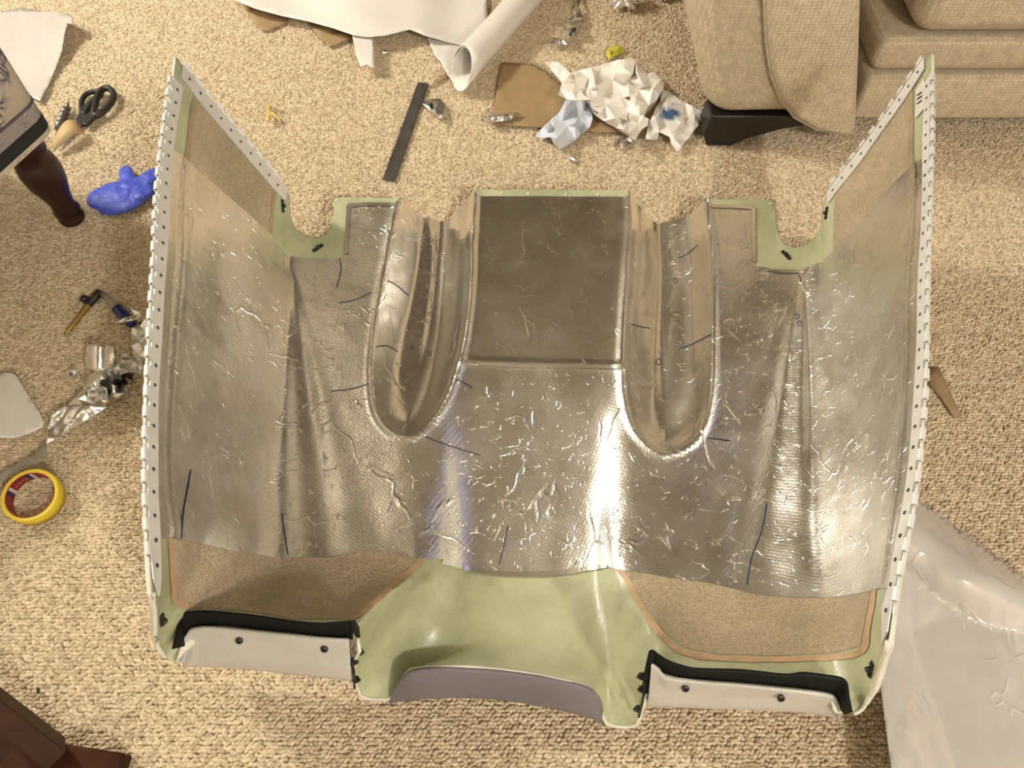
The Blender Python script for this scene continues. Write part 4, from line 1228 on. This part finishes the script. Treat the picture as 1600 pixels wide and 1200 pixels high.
# ------------------------------------------------------------------ yellow tape roll
def tape_roll():
    ax = Vector((0.10, -0.16, 1.0)).normalized()
    c = P(57, 779, .012)
    t = thing('tape_roll', 'roll of yellow tape with a red printed core lying flat', 'tape roll', (c.x, c.y, 0))
    Rr, ri, hh = 0.0405, 0.0335, 0.025
    o0 = c - ax * 0.004 + Vector((0, 0, .0))
    V, F = lathe([(ri + .0012, 0), (Rr, 0), (Rr, hh), (ri + .0012, hh)], o0, ax, 48, closed=True)
    obj('yellow_tape', V, F, M['yellow'], t, smooth=False).data.polygons.foreach_set('use_smooth', [True] * 192)
    V, F = lathe([(ri, .0003), (ri + .0012, .0003), (ri + .0012, hh - .0003), (ri, hh - .0003)], o0, ax, 48, closed=True)
    core = obj('core', V, F, M['red'], t, smooth=False)
    x, y, d = frame_of(ax)
    def band(a0, a1, h0, h1, mat, nm, r=ri - .0003):
        V, F = [], []
        n = 8
        for k in range(n + 1):
            a = a0 + (a1 - a0) * k / n
            for h in (h0, h1): V.append(o0 + d * h + r * (math.cos(a) * x + math.sin(a) * y))
        F = [(2 * k, 2 * k + 1, 2 * k + 3, 2 * k + 2) for k in range(n)]
        obj(nm, V, F, mat, core)
    def ang(px, py):
        q = P(px, py, .02) - c; return math.atan2(q.dot(y), q.dot(x))
    for px, py in ((52, 742), (26, 772)):
        a = ang(px, py)
        band(a - .17, a - .02, .001, hh - .001, M['white_print'], 'white_stripe'); band(a + .0, a + .17, .001, hh - .001, M['navy'], 'navy_stripe')
    am = ang(37, 755)
    cu = bpy.data.curves.new('txt', 'FONT'); cu.body = 'tesa'; cu.size = .014; cu.align_x = 'CENTER'; cu.align_y = 'CENTER'
    to = bpy.data.objects.new('txt', cu); COL.objects.link(to)
    dg = bpy.context.evaluated_depsgraph_get()
    me = bpy.data.meshes.new_from_object(to.evaluated_get(dg))
    V = [v.co.copy() for v in me.vertices]; F = [tuple(p.vertices) for p in me.polygons]
    bpy.data.objects.remove(to); bpy.data.curves.remove(cu); bpy.data.meshes.remove(me)
    W = []
    for v in V:
        a = am - v.x / ri; h = hh / 2 + v.y
        W.append(o0 + d * h + (ri - .0005) * (math.cos(a) * x + math.sin(a) * y))
    obj('lettering', W, F, M['pink_print'], core, smooth=False)
tape_roll()
o = sheet('tape_strip', [(72,694),(74,716),(60,724),(30,738),(4,752),(-30,780),(-30,755),(0,738),(30,722),(60,704)], lambda x, y: .012 + .012 * sstep(40, 75, x), M['pen_clear'], step=7, thick=.0003)
tag(o, 'translucent tan tape strip trailing from the foil to the yellow roll', 'tape')

# ------------------------------------------------------------------ scissors, scroll, glove
def scissors():
    base = P(130, 185, 0)
    t = thing('scissors', 'black handled scissors lying open side up near the footstool', 'scissors', tuple(base))
    zz = .008
    lp = smooth_poly([(127,168),(129,155),(137,146),(150,143),(158,145),(154,153),(144,160),(137,170),(131,178)], 5, True)
    V, F = tube([P(x, y, zz) for x, y in lp], 0.0055, 8, closed=True); obj('handle', V, F, M['black_plastic'], t)
    rp = smooth_poly([(148,168),(153,150),(160,140),(170,138),(177,145),(177,155),(168,168),(156,178),(148,180)], 5, True)
    V, F = tube([P(x, y, zz + .006) for x, y in rp], 0.0068, 8, closed=True); obj('handle', V, F, M['black_plastic'], t)
    def shank(poly, z, nm, mat, th=0.009):
        sheet(nm, poly, z, mat, t, step=30, thick=th, smooth=False, bevel=0.002)
    shank([(129,168),(139,164),(134,186),(128,196),(119,190)], zz, 'shank', M['black_plastic'])
    shank([(146,172),(160,172),(150,184),(136,197),(128,196),(132,184)], zz + .005, 'shank', M['black_plastic'])
    shank([(119,191),(129,196),(126,201),(116,198)], .006, 'pivot', M['red'], .006)
    shank([(120,193),(128,197),(98,226),(88,232),(95,218)], .005, 'blade', M['bright_steel'], .002)
scissors()
V, F = [], []
for i in range(17):
    u = i / 16
    x = 134 + (84 - 134) * u; y = 199 + (232 - 199) * u - 12 * math.sin(u * math.pi)
    z = .014 + .018 * math.sin(u * math.pi) * .8
    V += [P(x - 10 * (1 - u) - 4 * u, y - 5 - 9 * math.sin(u * 3), z + .006), P(x + 2 * u, y + 9 * (1 - u) + 4, z)]
F = [(2 * i, 2 * i + 1, 2 * i + 3, 2 * i + 2) for i in range(16)]
tag(obj('tape_strip', V, F, M['kraft_lt'], sol=.0005, off=0), 'arched tan tape strip over the scissor blades', 'tape')

def scroll():
    a = P(92, 202, .011); b = P(104, 170, .011)
    t = thing('drill_bit', 'grey spiral drill bit on the carpet beside the scissors', 'drill bit', (a.x, a.y, 0))
    d = b - a; x, y, u = frame_of(d); L = d.length
    V, F = [], []
    n, seg = 60, 16
    for i in range(n):
        for k in range(seg):
            th = 2 * math.pi * k / seg
            r = 0.0098 * (1 - 0.20 * (0.5 + 0.5 * math.cos(2 * (th - i * 0.24))))
            V.append(a + u * (L * i / (n - 1)) + r * (math.cos(th) * x + math.sin(th) * y))
    F = [(i * seg + k, i * seg + (k + 1) % seg, (i + 1) * seg + (k + 1) % seg, (i + 1) * seg + k) for i in range(n - 1) for k in range(seg)]
    F += [tuple(range(seg))[::-1], tuple((n - 1) * seg + k for k in range(seg))]
    obj('fluted_body', V, F, M['steel'], t)
    V, F = tube([b, b + d * .2, P(107, 158, .010)], [.006, .0035, .0015], 8); obj('tip', V, F, M['bright_steel'], t)
scroll()

def glove():
    chains = [
        ([(160,310),(180,305),(205,300),(222,300)], [.030, .036, .034, .024], .011),
        ([(200,290),(199,278),(196,266)], [.020, .0155, .0125], .013),
        ([(213,293),(232,278),(252,266)], [.022, .018, .0125], .014),
        ([(218,304),(226,301),(231,299)], [.018, .013, .011], .017),
        ([(172,322),(200,317),(224,305)], [.024, .024, .015], .011),
    ]
    parts = []
    for pts, rad, z in chains:
        V, F = tube([P(x, y, z) for x, y in smooth_poly(pts, 5)], [float(q) for q in np.interp(np.linspace(0, 1, (len(pts) - 1) * 5 + 1), np.linspace(0, 1, len(rad)), rad)], 14, flat=0.34)
        parts.append((V, F))
        for e, r in ((pts[0], rad[0]), (pts[-1], rad[-1])):
            c = P(e[0], e[1], z)
            pr = [(float(r * math.sin(a)), float(-r * math.cos(a))) for a in np.linspace(0.05, math.pi - .05, 9)]
            V, F = lathe(pr, (0, 0, 0), (0, 0, 1), 14)
            parts.append(([Vector((v[0] + c.x, v[1] + c.y, v[2] * .34 + c.z)) for v in V], F))
    V, F = merge(*parts)
    o = obj('rubber_glove', V, F, M['glove'])
    md = o.modifiers.new('rm', 'REMESH'); md.mode = 'VOXEL'; md.voxel_size = 0.0018; md.use_smooth_shade = True
    md = o.modifiers.new('sm', 'SMOOTH'); md.factor = .5; md.iterations = 3
    tx = bpy.data.textures.new('glove_folds', 'CLOUDS'); tx.noise_scale = .022
    md = o.modifiers.new('dp', 'DISPLACE'); md.texture = tx; md.strength = .005; md.texture_coords = 'GLOBAL'; md.direction = 'Z'; md.mid_level = .45
    tag(o, 'crumpled bright blue rubber glove between footstool leg and cowling', 'glove')
glove()

# ------------------------------------------------------------------ ruler, bits
def ruler():
    a, b = P(662, 130, .003), P(608, 282, .003)
    d = (b - a); L = d.length; u = d.normalized(); s = Vector((-u.y, u.x, 0)); wd = .0255
    t = thing('steel_ruler', 'long grey steel ruler lying on the carpet above the cowling', 'ruler', tuple((a + b) / 2 - Vector((0, 0, .003))))
    outline = [(-wd / 2, .004), (-wd / 2 + .004, 0), (wd / 2 - .004, 0), (wd / 2, .004), (wd / 2, L), (-wd / 2, L)]
    V = [a + s * x + u * y + Vector((0, 0, z)) for z in (-.0012, .0012) for x, y in outline]
    n = 6
    F = [tuple(range(n))[::-1], tuple(range(n, 2 * n))] + [(i, (i + 1) % n, n + (i + 1) % n, n + i) for i in range(n)]
    o = obj('blade', V, F, M['ruler'], t, smooth=False)
    V, F = lathe([(.0032, 0), (.0032, .0002)], a + u * .009 + Vector((0, 0, .0012)), (0, 0, 1), 12); obj('hole', V, F, M['black_plastic'], t)
    parts = []
    for k in range(1, 61):
        y = .012 + k * (L - .018) / 61; ln = .007 if k % 2 == 0 else .004
        for sd in (-1, 1):
            parts.append(box(a + u * y + s * sd * (wd / 2 - ln / 2) + Vector((0, 0, .00125)), (ln, .0006, .0002), math.atan2(s.y, s.x)))
    V, F = merge(*parts); g = obj('graduations', V, F, M['black_plastic'], t, smooth=False); g['kind'] = 'stuff'
ruler()
def curl():
    t = thing('tape_curl', 'small twisted yellowish tape offcut alone on the carpet', 'tape', tuple(P(425, 175, 0)))
    crumple('flat_piece', [(415,163),(424,161),(424,188),(414,190)], 3, .006, .02, M['masking'], 3, t, edge=.8)
    V, F = tube([P(423,175,.014), P(430,180,.012), P(436,186,.008), P(439,193,.004)], [.003, .0035, .003, .002], 6, flat=.25); obj('curled_end', V, F, M['masking'], t)
    V, F = tube([P(424,166,.016), P(428,160,.018), P(434,165,.012), P(440,167,.006)], [.003, .003, .002, .001], 6, flat=.25); obj('curled_end', V, F, M['masking'], t)
curl()
o = sheet('card_piece', [(1449,574),(1466,573),(1502,650),(1500,653),(1490,652),(1470,622),(1449,596)], .003, M['kraft'], step=20, thick=.0022)
tag(o, 'wedge shaped brown card offcut beside the right hinge', 'card')
V, F = tube([P(59, 1076, .004), P(60, 1083, .004)], .0022, 6)
tag(obj('carpet_crumb', V, F, M['black_plastic']), 'tiny dark crumb on the carpet near the wooden stand', 'crumb')

# ------------------------------------------------------------------ white film at the right
def film():
    poly = [(1340,730),(1385,748),(1425,775),(1480,814),(1540,858),(1600,903),(1720,990),(1720,1320),(1410,1320),(1392,1200),(1383,1130),(1374,1060),(1352,1000),(1340,900)]
    A, B = (1425, 775), (1600, 903)
    def zf(x, y):
        s = -fold(x, y, A, B)          # distance below the upper edge
        if s < 0: s = 0
        z = 0.055 * math.sin(min(1, s / 105) * math.pi) ** 0.7 if s < 105 else 0
        z = max(z, 0.012 + 0.055 * sstep(85, 300, s))
        l = fold(x, y, (1390, 1010), (1446, 1200))
        e = -l
        k = sstep(-46, 6, e) * .9 + .1; q = sstep(900, 1010, y); z *= k * q + 1 - q
        z += 0.0035 * nz(x * .014 + 4, y * .008, 2) + 0.0014 * nz(x * .05, y * .02, 9)
        return max(0.008, z)
    sg = fold(1500, 1000, A, B)
    o = sheet('plastic_film', poly, zf if sg < 0 else (lambda x, y: zf(x, y)), M['film_crinkled'], step=7, thick=.0006)
    tag(o, 'large sheet of glossy white plastic film right of the cowling', 'film')
film()
